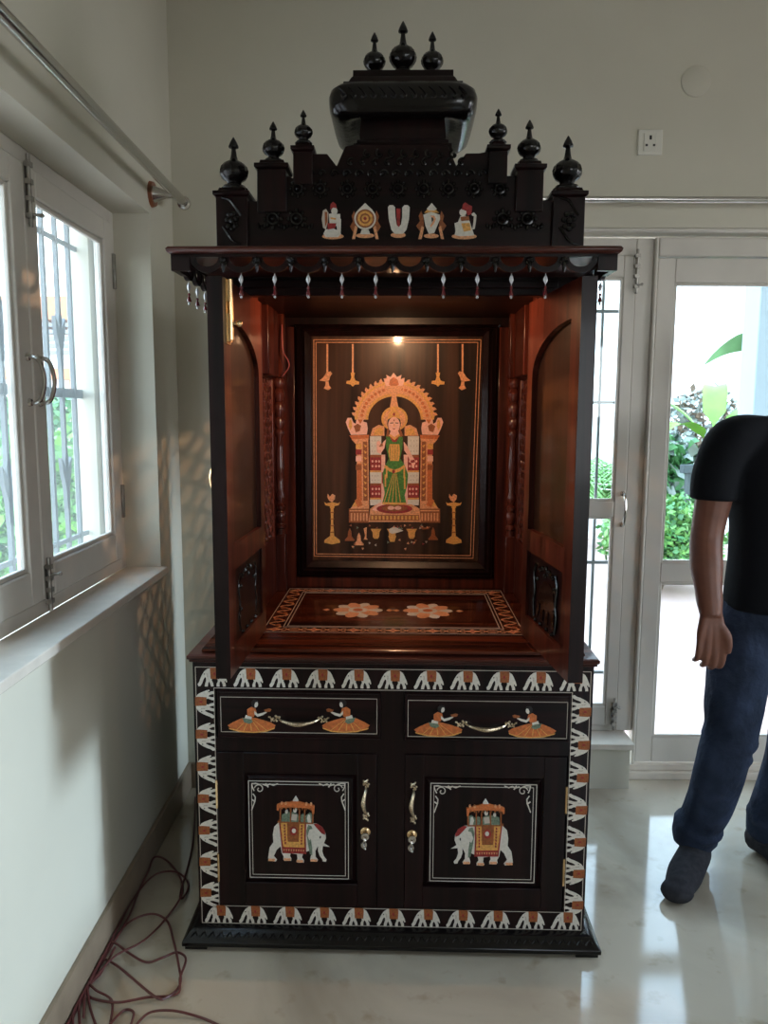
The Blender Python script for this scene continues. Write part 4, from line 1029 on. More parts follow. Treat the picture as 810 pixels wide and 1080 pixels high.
# ---- the two tall open doors
def relief_elephant(mb, U):
    pts = [(8, 70), (14, 50), (26, 34), (44, 26), (66, 26), (84, 34), (90, 54), (90, 84), (80, 84), (80, 66), (64, 64), (62, 84), (50, 84), (50, 66), (40, 66), (38, 84), (28, 84), (28, 62), (20, 62), (16, 78), (8, 86), (4, 80)]
    return pts
def tall_door(sg):
    hx, hy = sg * .352, .125; fx, fy = (-.362, -.272) if sg < 0 else (.398, -.272)
    wdt = math.hypot(fx - hx, fy - hy); ang = math.atan2(fy - hy, fx - hx)
    # local: +X from hinge to free edge, outward face y = +-, z up
    t = empty('shrine_door', (hx, hy, 0), ang, S)
    o_s = -sg   # local y sign that points outward (away from shrine axis)
    # direction (0,-1) rotated: local +y = (−sin ang, cos ang) ~ (+1,0): outward for the right door
    out = 1 if sg > 0 else -1
    T = .034
    Yr = (0, T) if out > 0 else (-T, 0)
    z0, z1 = .853, 1.740; sw1, sw2 = .045, .060
    fr2 = MB(); mp = lambda a, b, h: (a, h, b)
    fr2.box(0, sw1, Yr[0], Yr[1], z0, z1); fr2.box(wdt - sw2, wdt, Yr[0], Yr[1], z0, z1)
    fr2.box(sw1, wdt - sw2, Yr[0], Yr[1], z0, .915); fr2.box(sw1, wdt - sw2, Yr[0], Yr[1], 1.093, 1.150)
    a0, a1 = sw1, wdt - sw2
    arch = [(a1, 1.66)] + [(a1 - (a1 - a0) * math.sin(th_), 1.545 + .115 * math.cos(th_)) for th_ in [k / 10 * math.pi / 2 for k in range(11)]]
    # top rail made of short vertical slices following the arch
    for k in range(len(arch) - 1):
        (p, zp), (p2, zp2) = arch[k], arch[k + 1]
        if abs(p - p2) < 1e-6: continue
        v = [(p, Yr[0], zp), (p2, Yr[0], zp2), (p2, Yr[0], z1), (p, Yr[0], z1), (p, Yr[1], zp), (p2, Yr[1], zp2), (p2, Yr[1], z1), (p, Yr[1], z1)]
        fr2.add(v, [(0, 1, 2, 3), (7, 6, 5, 4), (0, 4, 5, 1)])
    fr2.build('door_frame', 'rosewood_red', t, ang=25)
    ym = Yr[0] + T * .55
    MB().box(a0, a1, ym - .004, ym + .004, 1.150, 1.662).build('arched_panel', 'rosewood_brown', t)
    MB().box(a0, a1, ym + (.004 if out < 0 else -.010) , ym + (.010 if out < 0 else -.004), .915, 1.093).build('lower_panel', 'rosewood', t)
    # edge cover: dark outer strip on the free edge
    MB().box(wdt, wdt + .002, Yr[0], Yr[1], z0, z1).build('edge_strip', 'rosewood', t)
    # outer skin panel
    yo = Yr[1] if out > 0 else Yr[0]
    # carved elephant relief in lower opening (inner side)
    yi = 0.006 * out
    cvm = MB(); W_ = a1 - a0; k = .0017
    pts = relief_elephant(cvm, None); cx = a0 + W_ * .5
    ys0, ys1 = sorted((yi, yi + .008 * out))
    cvm.prism([(cx + (u - 47) * k, 1.085 - (v - 0) * k * 1.05) for u, v in pts], ys0, ys1, mp)
    for (uu, vv, r) in ((20, 14, .008), (34, 10, .007), (50, 8, .009), (66, 10, .007), (80, 14, .008), (47, 18, .006), (10, 30, .006), (92, 28, .006), (95, 60, .006), (5, 95, .006), (30, 95, .006), (60, 95, .006), (85, 95, .006)):
        cvm.ball((cx + (uu - 47) * k, yi, 1.085 - vv * k * 1.0), (r, .006, r), 8)
    for s2 in (-1, 1):
        cvm.tube(catmull([(cx + s2 * .085, yi, .93), (cx + s2 * .095, yi, .97), (cx + s2 * .085, yi, 1.0), (cx + s2 * .095, yi, 1.04), (cx + s2 * .08, yi, 1.07)], 4), .0035, 6)
    cvm.build('elephant_carving', 'ebony', t)
    if sg < 0:
        # brass tower bolt near the free edge on the inner face
        bb = MB(); xb = wdt - .030
        bb.box(xb - .017, xb + .017, 0, .004, 1.60, 1.738); bb.box(xb - .012, xb + .012, .004, .010, 1.69, 1.735); bb.box(xb - .012, xb + .012, .004, .010, 1.605, 1.665)
        bb.tube([(xb, .009, 1.61), (xb, .009, 1.738)], .006, 8); bb.tube([(xb, .009, 1.645), (xb - .004, .024, 1.645)], [.0045, .0045], 8); bb.ball((xb - .004, .026, 1.645), .008, 10)
        bb.build('tower_bolt', 'brass', t)
    # brass pull on the outer face
    xh = wdt - .10
    d_handle(t, (xh, yo, 1.30), (0, 0, 1), (0, out, 0), r=.005, h=.035, proj=.025, m='brass')
    for zz in (1.0, 1.6): MB().box(-.006, .004, Yr[0] + .004, Yr[0] + .010, zz - .03, zz + .03).build('hinge', 'brass', t)
    return t
tall_door(-1); tall_door(1)

# ---- canopy
YC = -.285
ca = MB(); HX = .475
def rr2(hx, y0, y1, z): return [(-hx, y0, z), (hx, y0, z), (hx, y1, z), (-hx, y1, z)]
ca.rings([rr2(HX - .008, YC + .004, .75, 1.784), rr2(HX, YC - .004, .755, 1.787), rr2(HX + .002, YC - .006, .755, 1.793), rr2(HX - .002, YC - .002, .75, 1.798), rr2(HX - .02, YC + .02, .74, 1.803)])
ca.build('canopy_slab', 'rosewood_red_h', S, ang=60)
nb = 12; bw = .0715; xs = [(-nb / 2 + i) * bw for i in range(nb + 1)]
va = MB()
def halfmoon_bay(mb, c, w_, z_top, z_low, mp, th_=.010):
    # U-shaped swag with a half-moon hole below a rail
    n_ = 10; o_, i_ = [], []
    for k in range(n_ + 1):
        a = math.pi + math.pi * k / n_
        o_.append((c + w_ * .5 * math.cos(a), z_top + (z_top - z_low) * math.sin(a))); i_.append((c + (w_ * .5 - .011) * math.cos(a), z_top + (z_top - z_low - .012) * math.sin(a)))
    for k in range(n_): mb.prism([o_[k], o_[k + 1], i_[k + 1], i_[k]], 0, th_, mp)
zr, zl = 1.778, 1.742
def valance(name, xs_, c0, c1, mp, ends):
    mb = MB(); mb.prism([(c0, zr), (c1, zr), (c1, 1.786), (c0, 1.786)], 0, .012, mp)
    for x in xs_: halfmoon_bay(mb, x, bw, zr, zl + .004, mp)
    for (e0_, e1_) in ends: mb.prism([(e0_, 1.750), (e1_, 1.750), (e1_, 1.786), (e0_, 1.786)], 0, .012, mp)
    return mb.build(name, 'rosewood', S)
cs = [(a + b_) / 2 for a, b_ in zip(xs, xs[1:])]
valance('front_valance', cs, -HX + .006, HX - .006, front(YC + .018), [(-HX + .006, xs[0] - .0), (xs[-1], HX - .006)])
sy = [YC + .075 + bw * (i + .5) for i in range(12)]
for sg in (-1, 1):
    valance('side_valance', sy, YC + .018, .74, (lambda a, b, h, sg=sg: (sg * (HX - .008 - h), a, b)), [(YC + .018, YC + .075)])
# knobs between swags and hanging bells
kb = MB()
for (r, z) in ((.004, 0),): pass
kb.ball((0, 0, -.004), (.008, .007, .006), 8); kb.ball((0, 0, -.014), (.0055, .005, .006), 8); kb.ball((-.006, 0, -.010), .004, 6); kb.ball((.006, 0, -.010), .004, 6); kb.tube([(0, 0, -.018), (0, 0, -.030)], [.005, .0015], 6)
k0 = kb.build('knob_ornament', 'ebony', S, loc=(xs[1], YC + .004, 1.776))
for x in xs[2:-1]: dup(k0, (x, YC + .004, 1.776), parent=S)
bell = MB()
bell.tube([(0, 0, 0), (0, 0, -.006)], .001, 5, 0)
bell.rings([[(r * math.cos(2 * math.pi * k / 8) * (1 if k % 2 == 0 else .55), r * math.sin(2 * math.pi * k / 8) * (1 if k % 2 == 0 else .55), z) for k in range(8)] for r, z in ((.001, -.004), (.0042, -.009), (.006, -.014), (.0042, -.019), (.001, -.024))], 0)
bell.tube([(0, 0, -.024), (0, 0, -.028)], .001, 5, 0)
bell.ball((0, 0, -.0315), .0042, 8, 1)
bell.lathe([(.001, -.035), (.0035, -.037), (.005, -.042), (.0065, -.047), (.0065, -.048), (.002, -.049)], (0, 0, 0), 10, 1); bell.ball((0, 0, -.052), .0036, 6, 0)
bell.v = [(x * .82, y * .82, z * .95) for x, y, z in bell.v]
be0 = bell.build('bell_pendant', ['crystal', 'ruby_bead'], S, loc=(cs[1], YC + .012, zl + .004))
for x in cs[2:-1]: dup(be0, (x, YC + .012, zl + .004), parent=S)
for sg in (-1, 1):
    for y in sy[::1][:9]: dup(be0, (sg * (HX - .014), y, zl + .004), parent=S)

# ---- crown on the canopy
YCf = -.145; ZCb = 1.80
def crown_profile():
    # left half silhouette from outside in, photo pixels on plane YCf
    L = [(262, 212), (271, 212), (271, 186), (290, 186), (305, 186), (309, 188), (309, 158), (331, 162), (345, 162), (355, 175), (364, 154), (374, 152)]
    return L
cp = []
for (px_, py_) in crown_profile():
    x, z = P(px_, py_, YCf); cp.append((x, z))
cx_ = .005
zmap = cp
half = [(-abs(x - cx_), z) for x, z in zmap]
half = [(-.385, ZCb), (-.385, half[0][1])] + half
poly = half + [(-x, z) for x, z in half[::-1]]
cw = MB(); cw.prism([(x + cx_, z) for x, z in poly], 0, .03, front(YCf + .03))
cw.build('crown_panel', 'rosewood_h', S, bevel=.002)
# body behind
bb = MB(); bb.box(-.40 + cx_, .40 + cx_, YCf + .03, .17, ZCb, P(265, 212, YCf)[1] - .01); bb.box(-.22 + cx_, .22 + cx_, YCf + .03, .12, 1.90, 2.0)
bb.build('crown_box', 'rosewood', S)
def prof_finial(h):
    return [(a * h, b_ * h) for a, b_ in ((.27, 0), (.28, .03), (.24, .05), (.23, .08), (.17, .10), (.14, .13), (.16, .17), (.23, .22), (.275, .29), (.285, .36), (.26, .44), (.19, .51), (.12, .55), (.085, .57), (.065, .64), (.05, .74), (.045, .78), (.10, .80), (.105, .82), (.07, .90), (.02, .98), (.003, 1.0))]
def finial(px_, z0, z1, y, rk=1.0, tip_px=None, name='finial'):
    h = z1 - z0; mb = MB()
    n_ = 24; pr = prof_finial(h); rg = []
    for i, (r, z) in enumerate(pr):
        fl_ = .05 if 7 <= i <= 11 else 0
        rg.append([(r * rk * (1 + fl_ * math.cos(12 * 2 * math.pi * k / n_)) * math.cos(2 * math.pi * k / n_), r * rk * (1 + fl_ * math.cos(12 * 2 * math.pi * k / n_)) * math.sin(2 * math.pi * k / n_), z) for k in range(n_)])
    mb.rings(rg)
    return mb.build(name, 'ebony', S, loc=(px_, y, z0), ang=50)
def post(px0, px1, pcap, zbase, y0, hf, flor=True, rk_=.95):
    x0, x1 = P(px0, 240, YCf)[0], P(px1, 240, YCf)[0]; zc = P(300, pcap, YCf)[1]
    mb = MB(); yf = YCf - .012; dpt = x1 - x0
    mb.box(x0, x1, yf, yf + dpt, zbase, zc - .012)
    R5 = lambda i, z: [(x0 - i, yf - i, z), (x1 + i, yf - i, z), (x1 + i, yf + dpt + i, z), (x0 - i, yf + dpt + i, z)]
    mb.rings([R5(0, zc - .012), R5(.006, zc - .008), R5(.006, zc), R5(-.004, zc + .003), R5(-.006, zc + .010)])
    o_ = mb.build('crown_post', 'rosewood', S, ang=30, bevel=.001)
    xc, yc = (x0 + x1) / 2, yf + dpt / 2
    zt2 = P(300, hf, -.13)[1]
    fo = finial(xc, zc + .010, zt2, yc, rk_)
    if flor:
        c = MB(); zc_ = zbase + (zc - zbase) * .55; wd_ = dpt * .30
        for k in range(7):
            a = k * 2 * math.pi / 7 + .3; c.ball((xc + wd_ * .5 * math.cos(a), yf - .001, zc_ + wd_ * .8 * math.sin(a)), (wd_ * .36, .005, wd_ * .30), 8)
        c.ball((xc, yf - .003, zc_), (wd_ * .35, .007, wd_ * .35), 8)
        for s2 in (-1, 1): c.tube(catmull([(xc - s2 * wd_, yf, zc_ + s2 * .05), (xc - s2 * wd_ * .2, yf - .002, zc_ + s2 * .045), (xc + s2 * wd_ * .4, yf - .002, zc_ + s2 * .03), (xc + s2 * wd_, yf, zc_ + s2 * .012)], 4), .0032, 6)
        c.build('flower_carving', 'ebony', o_)
for (a, b_, cap_, tip) in ((229.5, 262, 203, 143), (582, 615, 204, 143)): post(a, b_, cap_, ZCb, 0, tip)
for (a, b_, cap_, tip) in ((273, 303, 174, 127), (543, 571, 176, 127)): post(a, b_, cap_, 1.90, 0, tip, False)
for (a, b_, cap_, tip) in ((311, 330, 156, 117), (514, 533, 156, 117)): post(a, b_, cap_, 1.96, 0, tip, False)
# rosettes on the crown
def rosette(px_, py_, r, y=YCf):
    x, z = P(px_, py_, y); mb = MB()
    mb.tube([(x + r * .62 * math.cos(a), y - .003, z + r * .62 * math.sin(a)) for a in [2 * math.pi * k / 18 for k in range(18)]], r * .2, 6, closed=True)
    mb.ball((x, y - .004, z), (r * .32, .008, r * .32), 8)
    for k in range(8):
        a = 2 * math.pi * k / 8; mb.ball((x + r * math.cos(a), y - .001, z + r * math.sin(a)), (r * .3, .005, r * .3), 6)
    return mb
for px_ in (314, 338, 366.5, 393, 420, 447, 473, 500, 527): rosette(px_, 199.5, .0165).build('rosette', 'ebony', S)
for px_ in (288, 313, 530, 556): rosette(px_, 231, .019).build('rosette', 'ebony', S)
sc_ = MB()
for px_ in list(range(300, 545, 13)):
    for row, py_ in enumerate((184, 172, 163)):
        if row == 1 and not (355 < px_ < 490): continue
        if row == 2 and not (372 < px_ < 475): continue
        if row == 0 and not (318 < px_ < 528): continue
        x, z = P(px_ + row * 5, py_, YCf); pts = []
        for k in range(12):
            a = k / 11 * 4.4; r = .011 * (1 - k / 14); pts.append((x + r * math.cos(a + row), YCf - .002, z + r * math.sin(a + row)))
        sc_.tube(pts, .0028, 5); sc_.ball((x, YCf - .002, z), (.004, .005, .004), 6)
for px_ in (276, 300, 326, 517, 543, 568):
    x, z = P(px_, 240, YCf)
    for s2 in (-1, 0, 1): sc_.ball((x + s2 * .007, YCf - .001, z + abs(s2) * .004), (.004, .004, .007), 6)
sc_.build('scroll_carving', 'ebony', S)['kind'] = 'stuff'
# five inlaid emblems on the crown
A5 = to_art(330, 180, 4.5, YCf)
E5 = {'winged_kneeling_figure_inlay': [('tan', circ(95, 312, 52, 14, 16)), ('ivory', [(50, 300), (60, 280), (90, 272), (120, 284), (134, 300), (120, 316), (60, 316)]), ('ivory_line', [(48, 190), (62, 182), (74, 200), (72, 240), (62, 280), (48, 270), (42, 230)]), ('rust', [(56, 196), (68, 196), (70, 240), (58, 270)]), ('ivory', [(76, 206), (110, 200), (124, 216), (134, 232), (132, 296), (118, 296), (112, 262), (80, 262)]), ('redinlay', [(70, 250), (112, 250), (104, 274), (70, 280)]), ('ivory', circ(102, 192, 15, 17, 12)), ('redinlay', [(82, 184), (84, 160), (96, 148), (110, 160), (114, 180), (98, 176)]), ('gold', [(84, 222), (110, 226), (110, 234), (84, 230)]), ('ivory', [(118, 206), (130, 206), (130, 230), (118, 234)])],
      'discus_inlay': [('tan', circ(248, 308, 44, 12, 16)), ('ivory', [(232, 280), (264, 280), (272, 302), (224, 302)]), ('rust', [(196, 190), (184, 215), (190, 240), (176, 265), (190, 290), (210, 280), (206, 220)]), ('rust', [(302, 190), (314, 215), (308, 240), (322, 265), (308, 290), (288, 280), (292, 220)]), ('tan', [(200, 260), (212, 270), (200, 325), (186, 325)]), ('tan', [(298, 260), (286, 270), (298, 325), (312, 325)]), ('ivory', [(214, 188), (248, 154), (284, 188), (270, 196), (228, 196)]), ('ivory', circ(248, 228, 52, 52, 28)), ('rust', circ(248, 228, 44, 44, 28)), ('gold', circ(248, 228, 36, 36, 24)), ('rust', circ(248, 228, 25, 25, 20)), ('gold', circ(248, 228, 17, 17, 16)), ('redinlay', circ(248, 228, 8, 8, 10))],
      'trident_mark_inlay': [('tan', circ(405, 306, 36, 13, 16)), ('redinlay', [(396, 180), (416, 180), (412, 270), (400, 270)]), ('ivory', [(356, 174), (364, 164), (380, 164), (390, 174), (392, 220), (398, 258), (408, 268), (418, 256), (424, 220), (424, 176), (434, 164), (450, 164), (460, 174), (456, 230), (444, 280), (428, 300), (388, 300), (372, 280), (360, 230)]), ],
      'conch_inlay': [('tan', circ(562, 310, 36, 11, 16)), ('rust', [(514, 190), (502, 215), (508, 240), (490, 262), (506, 285), (528, 275), (524, 220)]), ('rust', [(610, 190), (622, 215), (616, 240), (634, 262), (618, 285), (598, 275), (602, 220)]), ('tan', [(516, 262), (528, 270), (516, 325), (500, 325)]), ('tan', [(608, 262), (596, 270), (608, 325), (622, 325)]), ('gold', [(528, 200), (548, 180), (578, 180), (598, 200)]), ('ivory', [(540, 182), (564, 154), (588, 182), (576, 190), (550, 190)]), ('ivory', [(524, 210), (560, 196), (602, 210), (604, 230), (590, 262), (576, 296), (550, 300), (534, 262)]), ('tan', [(556, 214), (576, 214), (584, 230), (576, 250), (560, 270), (556, 262), (570, 242), (568, 226)]), ('blackinlay', [(562, 222), (570, 224), (572, 236), (564, 246)])],
      'kneeling_monkey_inlay': [('tan', circ(718, 312, 60, 14, 16)), ('ivory', [(672, 306), (686, 250), (700, 216), (726, 214), (744, 240), (760, 290), (766, 308), (700, 312)]), ('gold', [(704, 250), (744, 248), (750, 284), (716, 290)]), ('rust', [(700, 220), (740, 216), (744, 236), (704, 240)]), ('ivory', [(752, 206), (764, 198), (776, 212), (774, 240), (768, 276), (756, 280), (762, 246), (764, 216), (756, 214)]), ('ivory', circ(712, 198, 17, 18, 12)), ('redinlay', [(706, 184), (712, 160), (722, 150), (736, 160), (756, 170), (752, 206), (734, 214), (728, 192)]), ('ivory', [(672, 250), (690, 244), (694, 298), (678, 298)])]}
for nm, shp in E5.items(): art(nm, S, shp, AM, YCf, A5, .0006)

# cushion dome
cxd = P(425, 110, -.10)[0]; ydc = -.02
def srect(hx, hy, z, e=7, n=64):
    out = []
    for k in range(n):
        a = 2 * math.pi * k / n; c, s_ = math.cos(a), math.sin(a)
        out.append((cxd + hx * math.copysign(abs(c) ** (2 / e), c), ydc + hy * math.copysign(abs(s_) ** (2 / e), s_), z))
    return out
zN = P(425, 154, YCf)[1]
dm = MB(); z_ = lambda py_: P(425, py_, -.15)[1]
nk = MB()
nk.rings([rr2(.110, YCf + .005, .12, zN - .02), rr2(.110, YCf + .005, .12, zN + .008), rr2(.103, YCf + .012, .11, zN + .010), rr2(.103, YCf + .012, .11, zN + .018), rr2(.097, YCf + .018, .105, zN + .020), rr2(.097, YCf + .018, .105, zN + .030), rr2(.092, YCf + .022, .10, z_(110))])
o_ = nk.build('dome_neck', 'rosewood', S, bevel=.001); o_.location = (cxd, 0, 0)
zb2 = z_(124)
dm.rings([srect(.100, .100, zb2 + .014), srect(.128, .124, zb2 + .001), srect(.146, .137, zb2 + .003), srect(.160, .146, zb2 + .014), srect(.1665, .150, zb2 + .032), srect(.168, .150, zb2 + .050), srect(.164, .148, zb2 + .062), srect(.152, .142, zb2 + .071), srect(.138, .132, zb2 + .074)])
dm.build('cushion_dome', 'ebony', S, ang=70)
tp = MB(); zt3 = zb2 + .072
tp.rings([[(cxd + sx2 * hx, ydc + sy2 * hy, z) for sx2, sy2 in ((-1, -1), (1, -1), (1, 1), (-1, 1))] for hx, hy, z in ((.132, .125, zt3), (.132, .125, zt3 + .006), (.122, .115, zt3 + .009), (.116, .11, zt3 + .020), (.112, .105, zt3 + .025), (.112, .105, zt3 + .038))])
tp.build('dome_cap', 'rosewood_h', S, bevel=.001)
dc = MB(); yd = ydc - .150
for k in range(13):
    x = cxd - .132 + .022 * k
    dc.tube(catmull([(x - .009, yd + .002, zb2 + .058), (x, yd - .001, zb2 + .050), (x + .007, yd - .001, zb2 + .040), (x + .002, yd, zb2 + .034), (x - .003, yd, zb2 + .041)], 3), .0026, 5)
dc.build('scroll_carving', 'ebony', S)['kind'] = 'stuff'
yt = -.085; zt4 = zt3 + .038
for px_, tip, rk in ((395, 34, .88), (425, 22, .88), (456, 33, .88)):
    x = P(px_, 50, yt)[0]; finial(x, zt4, P(px_, tip, yt)[1], yt, rk)

# ============================================================ CABLE on the floor
def fpt(u, v, h=.006, s_=2.842, oy=700):
    p = W(u / s_, oy + v / s_, 2, h); p.x = max(p.x, XL + .02); return p
strands = [
    [(230, 965), (320, 870), (385, 760), (390, 680), (405, 620), (450, 580), (500, 590), (540, 640), (545, 690), (500, 760), (430, 830), (340, 880), (270, 960)],
    [(250, 960), (330, 780), (400, 680), (470, 630), (530, 625), (565, 660), (550, 700), (540, 690), (565, 600), (580, 520), (585, 400)],
    [(220, 970), (300, 850), (380, 780), (450, 750), (500, 770), (520, 830), (535, 900), (540, 960), (500, 1000), (460, 995), (350, 905), (300, 890), (250, 950)],
    [(240, 930), (290, 850), (340, 835), (390, 870), (440, 895), (490, 880), (530, 865), (557, 885), (540, 940), (530, 990), (440, 1000), (350, 1015), (270, 1000), (235, 970)],
    [(110, 1080), (150, 1010), (200, 965), (235, 960), (290, 980), (335, 1010), (330, 1080)],
    [(330, 1080), (370, 1040), (400, 1045), (390, 1090)], [(410, 1080), (450, 1045), (520, 1040), (600, 1060), (660, 1085)],
    [(225, 960), (238, 1010), (240, 1090)], [(245, 965), (270, 1030), (290, 1090)], [(215, 975), (160, 1030), (120, 1090)], [(225, 975), (205, 1040), (220, 1100)],
    [(235, 965), (190, 1010), (140, 1100)], [(300, 870), (260, 930), (225, 985), (200, 1060)], [(330, 830), (280, 900), (240, 960), (210, 1010)], [(345, 850), (300, 930), (255, 975), (250, 1060)]]
ct = empty('electric_cable', fpt(235, 965, 0)); tag(ct, 'tangled reddish-brown electric cable lying on the floor by the left wall', 'cable')
base = ct.location.copy()
for i, s_ in enumerate(strands):
    pts = [fpt(u, v, .005 + .006 * ((i + j) % 3)) - base for j, (u, v) in enumerate(s_)]
    MB().tube(catmull(pts, 7), .0032, 6).build('strand', 'cable_red', ct)

# ============================================================ MAN
M_ = empty('person', (1.133, 2.32, 0)); tag(M_, 'man in black T-shirt, blue jeans and dark socks standing by the garden door', 'person')
mo = Vector((1.12, 2.32, 0))
def ell(c, rx, ry, rot=0, n=28):
    out = []
    for k in range(n):
        a = 2 * math.pi * k / n; x, y = rx * math.copysign(abs(math.cos(a)) ** .9, math.cos(a)), ry * math.copysign(abs(math.sin(a)) ** .9, math.sin(a))
        out.append((c[0] - mo.x + x * math.cos(rot) - y * math.sin(rot), c[1] - mo.y + x * math.sin(rot) + y * math.cos(rot), c[2]))
    return out
def tb(mb, pts, rs, k=5, n=16):
    P3 = catmull([Vector(p) - mo for p in pts], k)
    m0 = len(pts); RR = []
    for i in range(len(P3)):
        t = i / k; a = min(int(t), m0 - 2); f_ = t - a; f_ = f_ * f_ * (3 - 2 * f_); RR.append(rs[a] * (1 - f_) + rs[a + 1] * f_)
    mb.tube(P3, RR, n)
def remesh(o, vox, sm=4, fac=.6):
    r = o.modifiers.new('remesh', 'REMESH'); r.mode = 'VOXEL'; r.voxel_size = vox; r.use_smooth_shade = True
    s_ = o.modifiers.new('smooth', 'SMOOTH'); s_.iterations = sm; s_.factor = fac
def mball(mb, c, r, n=20): mb.ball(Vector(c) - mo, r, n)
rot = R(8)
TC = (1.195, 2.30)
body = MB()
body.rings([ell((1.20, 2.32, z), rx, ry, rot) for z, rx, ry in ((.84, .12, .09), (.90, .15, .10), (1.0, .14, .095), (1.15, .15, .10), (1.28, .165, .105), (1.36, .16, .09), (1.41, .12, .07), (1.44, .06, .055))])
tb(body, [(1.20, 2.33, 1.38), (1.20, 2.32, 1.46), (1.20, 2.30, 1.54)], [.065, .056, .055])
mball(body, (1.20, 2.285, 1.635), (.076, .095, .112)); mball(body, (1.195, 2.245, 1.57), (.052, .058, .052))
tb(body, [(1.19, 2.195, 1.655), (1.19, 2.178, 1.625), (1.19, 2.172, 1.61)], [.009, .012, .014]); tb(body, [(1.168, 2.195, 1.572), (1.19, 2.188, 1.574), (1.212, 2.195, 1.572)], [.006, .009, .006])
for s_ in (-1, 1): mball(body, (1.20 + s_ * .078, 2.29, 1.625), (.010, .020, .032), 12); mball(body, (1.195 + s_ * .032, 2.196, 1.672), (.022, .012, .007), 12)
# arms: right arm (image left) hangs down, left arm beyond the frame
SH = (1.003, 2.27, 1.375); EL = (.944, 2.27, 1.10); WR = (.936, 2.19, .868)
tb(body, [(1.10, 2.31, 1.37), SH, (.968, 2.275, 1.25), EL, (.934, 2.24, 1.02), (.934, 2.21, .93), WR], [.05, .06, .054, .047, .047, .038, .031])
tb(body, [(1.32, 2.33, 1.37), (1.395, 2.34, 1.375), (1.425, 2.37, 1.25), (1.44, 2.38, 1.10), (1.43, 2.33, 1.0), (1.42, 2.29, .90), (1.41, 2.27, .86)], [.05, .058, .049, .042, .043, .033, .028])
def hand(mb, wr, sgn):
    x, y, z = wr
    # palm faces back; knuckles lie lower; sgn=+1: thumb towards +x
    cols = [(-.033, .0085, .052, .012), (-.011, .0096, .062, .002), (.011, .0100, .066, -.003), (.033, .0096, .060, -.004)]
    for (dx, r, L, dz) in cols:
        dx *= sgn
        tb(mb, [(x + dx * .45, y, z + .01), (x + dx * .8, y - .006, z - .035), (x + dx, y - .010, z - .080 + dz)], [.017, .0145, r * 1.25], 4, 10)
        kx = x + dx * 1.08
        tb(mb, [(x + dx, y - .010, z - .078 + dz), (kx, y - .012, z - .108 + dz), (kx, y - .002, z - .112 - L * .48 + dz), (kx, y + .020, z - .112 - L * .68 + dz)], [r * 1.2, r * 1.12, r, r * .85], 4, 10)
    tb(mb, [(x + .020 * sgn, y - .004, z - .020), (x + .040 * sgn, y - .016, z - .050), (x + .047 * sgn, y - .020, z - .078), (x + .046 * sgn, y - .018, z - .104)], [.015, .0145, .0115, .0095], 4, 10)
hand(body, WR, 1); hand(body, (1.41, 2.27, .86), -1)
# legs and feet of the body under the clothes
RL = [(1.12, 2.33, .88), (1.075, 2.29, .66), (1.035, 2.25, .45), (1.005, 2.27, .26), (.985, 2.325, .09)]
LL = [(1.29, 2.34, .88), (1.285, 2.32, .66), (1.275, 2.32, .46), (1.255, 2.36, .26), (1.245, 2.40, .09)]
tb(body, RL, [.08, .07, .052, .05, .036]); tb(body, LL, [.08, .07, .052, .05, .036])
FT = [((1.01, 2.365, .042), (.975, 2.30, .058), (.918, 2.225, .042), (.868, 2.155, .030)), ((1.235, 2.44, .042), (1.25, 2.375, .058), (1.285, 2.29, .040), (1.305, 2.225, .030))]
for f_ in FT: tb(body, f_, [.030, .036, .032, .022])
bo = body.build('body', 'skin', M_); remesh(bo, .0045, 2, .5)
# hair
ha = MB(); mball(ha, (1.203, 2.302, 1.665), (.084, .098, .098)); tb(ha, [(1.205, 2.385, 1.66), (1.205, 2.385, 1.58)], [.05, .035])
ho = ha.build('hair', 'hair', M_); remesh(ho, .01, 2)
for s_ in (-1, 1):
    ey = MB(); mball(ey, (1.195 + s_ * .032, 2.203, 1.648), (.013, .008, .007), 12); ey.build('eye', 'eye_white', M_)
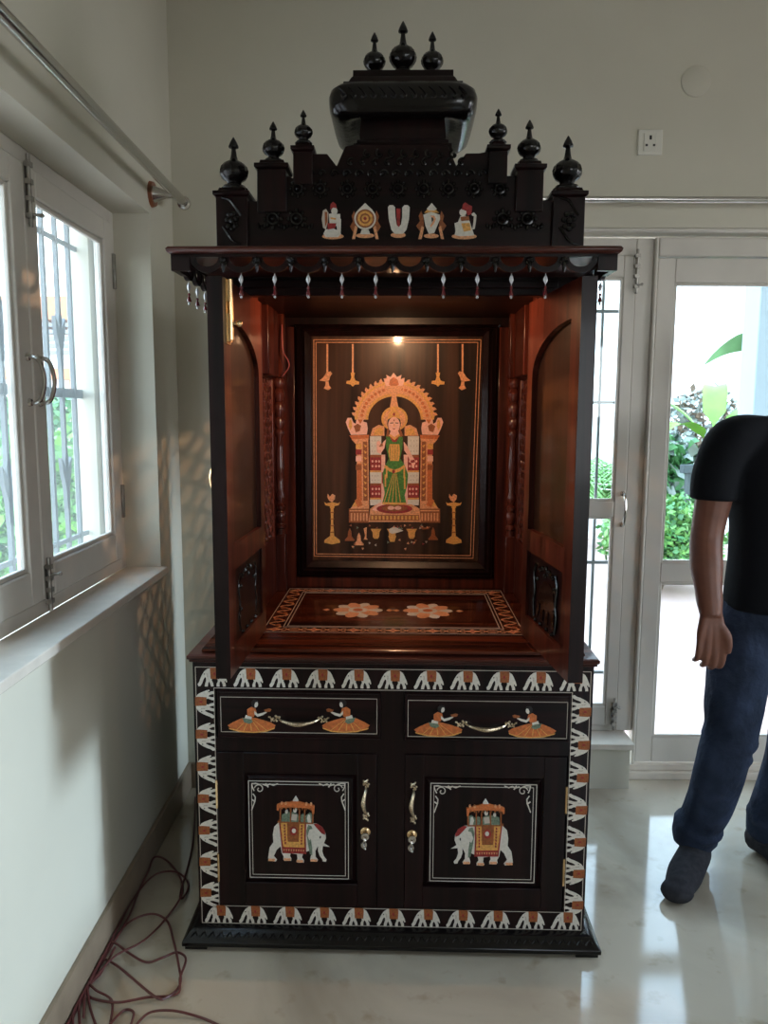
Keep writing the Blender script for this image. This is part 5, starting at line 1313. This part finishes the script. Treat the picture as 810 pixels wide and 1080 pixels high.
# T-shirt
ts = MB()
ts.rings([ell((1.205 + dx, 2.315, z), rx, ry, rot) for z, rx, ry, dx in ((.865, .178, .128, 0), (.93, .176, .126, 0), (1.02, .17, .122, 0), (1.12, .172, .124, 0), (1.24, .188, .132, 0), (1.33, .192, .126, 0), (1.385, .175, .105, 0), (1.425, .125, .085, 0), (1.455, .07, .068, 0))])
tb(ts, [(1.12, 2.31, 1.39), (1.01, 2.28, 1.375), (.965, 2.275, 1.29), (.955, 2.27, 1.20)], [.062, .074, .069, .066])
tb(ts, [(1.30, 2.33, 1.39), (1.40, 2.345, 1.375), (1.435, 2.365, 1.29), (1.445, 2.375, 1.20)], [.062, .074, .069, .066])
to = ts.build('t_shirt', 'black_cloth', M_); remesh(to, .009, 6)
# jeans
je = MB()
je.rings([ell((1.205, 2.325, z), rx, ry, rot) for z, rx, ry in ((.72, .08, .07), (.78, .155, .105), (.84, .172, .118), (.90, .170, .116), (.93, .160, .108))])
tb(je, [(1.12, 2.33, .86), (1.09, 2.31, .72), (1.062, 2.28, .58), (1.05, 2.262, .50), (1.032, 2.255, .44), (1.022, 2.262, .36), (1.010, 2.285, .25), (.995, 2.31, .17), (.985, 2.325, .125), (.978, 2.328, .075)], [.100, .098, .088, .080, .076, .076, .072, .068, .072, .060])
tb(je, [(1.29, 2.34, .86), (1.29, 2.33, .72), (1.285, 2.32, .58), (1.28, 2.32, .48), (1.272, 2.33, .36), (1.262, 2.36, .24), (1.25, 2.38, .15), (1.248, 2.39, .075)], [.100, .096, .088, .078, .074, .072, .070, .064])
# fold ridges at knee and ankle
for (c, r, rr) in (((1.045, 2.258, .47), .074, .010), ((1.035, 2.256, .425), .070, .010), ((1.03, 2.256, .40), .071, .008), ((.99, 2.318, .15), .066, .012), ((.984, 2.325, .11), .062, .010), ((1.25, 2.38, .14), .064, .011)):
    je.tube([(c[0] - mo.x + r * math.cos(a), c[1] - mo.y + r * math.sin(a), c[2] + .018 * math.sin(a * 1 + c[2] * 40)) for a in [2 * math.pi * k / 20 for k in range(20)]], rr, 8, closed=True)
jo = je.build('jeans', 'denim', M_); remesh(jo, .008, 5)
for i, f_ in enumerate(FT):
    sk = MB(); tb(sk, f_, [.044, .050, .052, .040]); mball(sk, f_[3], (.050, .044, .032)); tb(sk, [f_[1], (RL, LL)[i][4], (RL, LL)[i][4][:2] + (.14,)], [.040, .044, .046])
    for v in range(len(sk.v)):
        x, y, z = sk.v[v]
        if z < .002: sk.v[v] = (x, y, .002)
    so_ = sk.build('sock', 'sock', M_); remesh(so_, .006, 3)
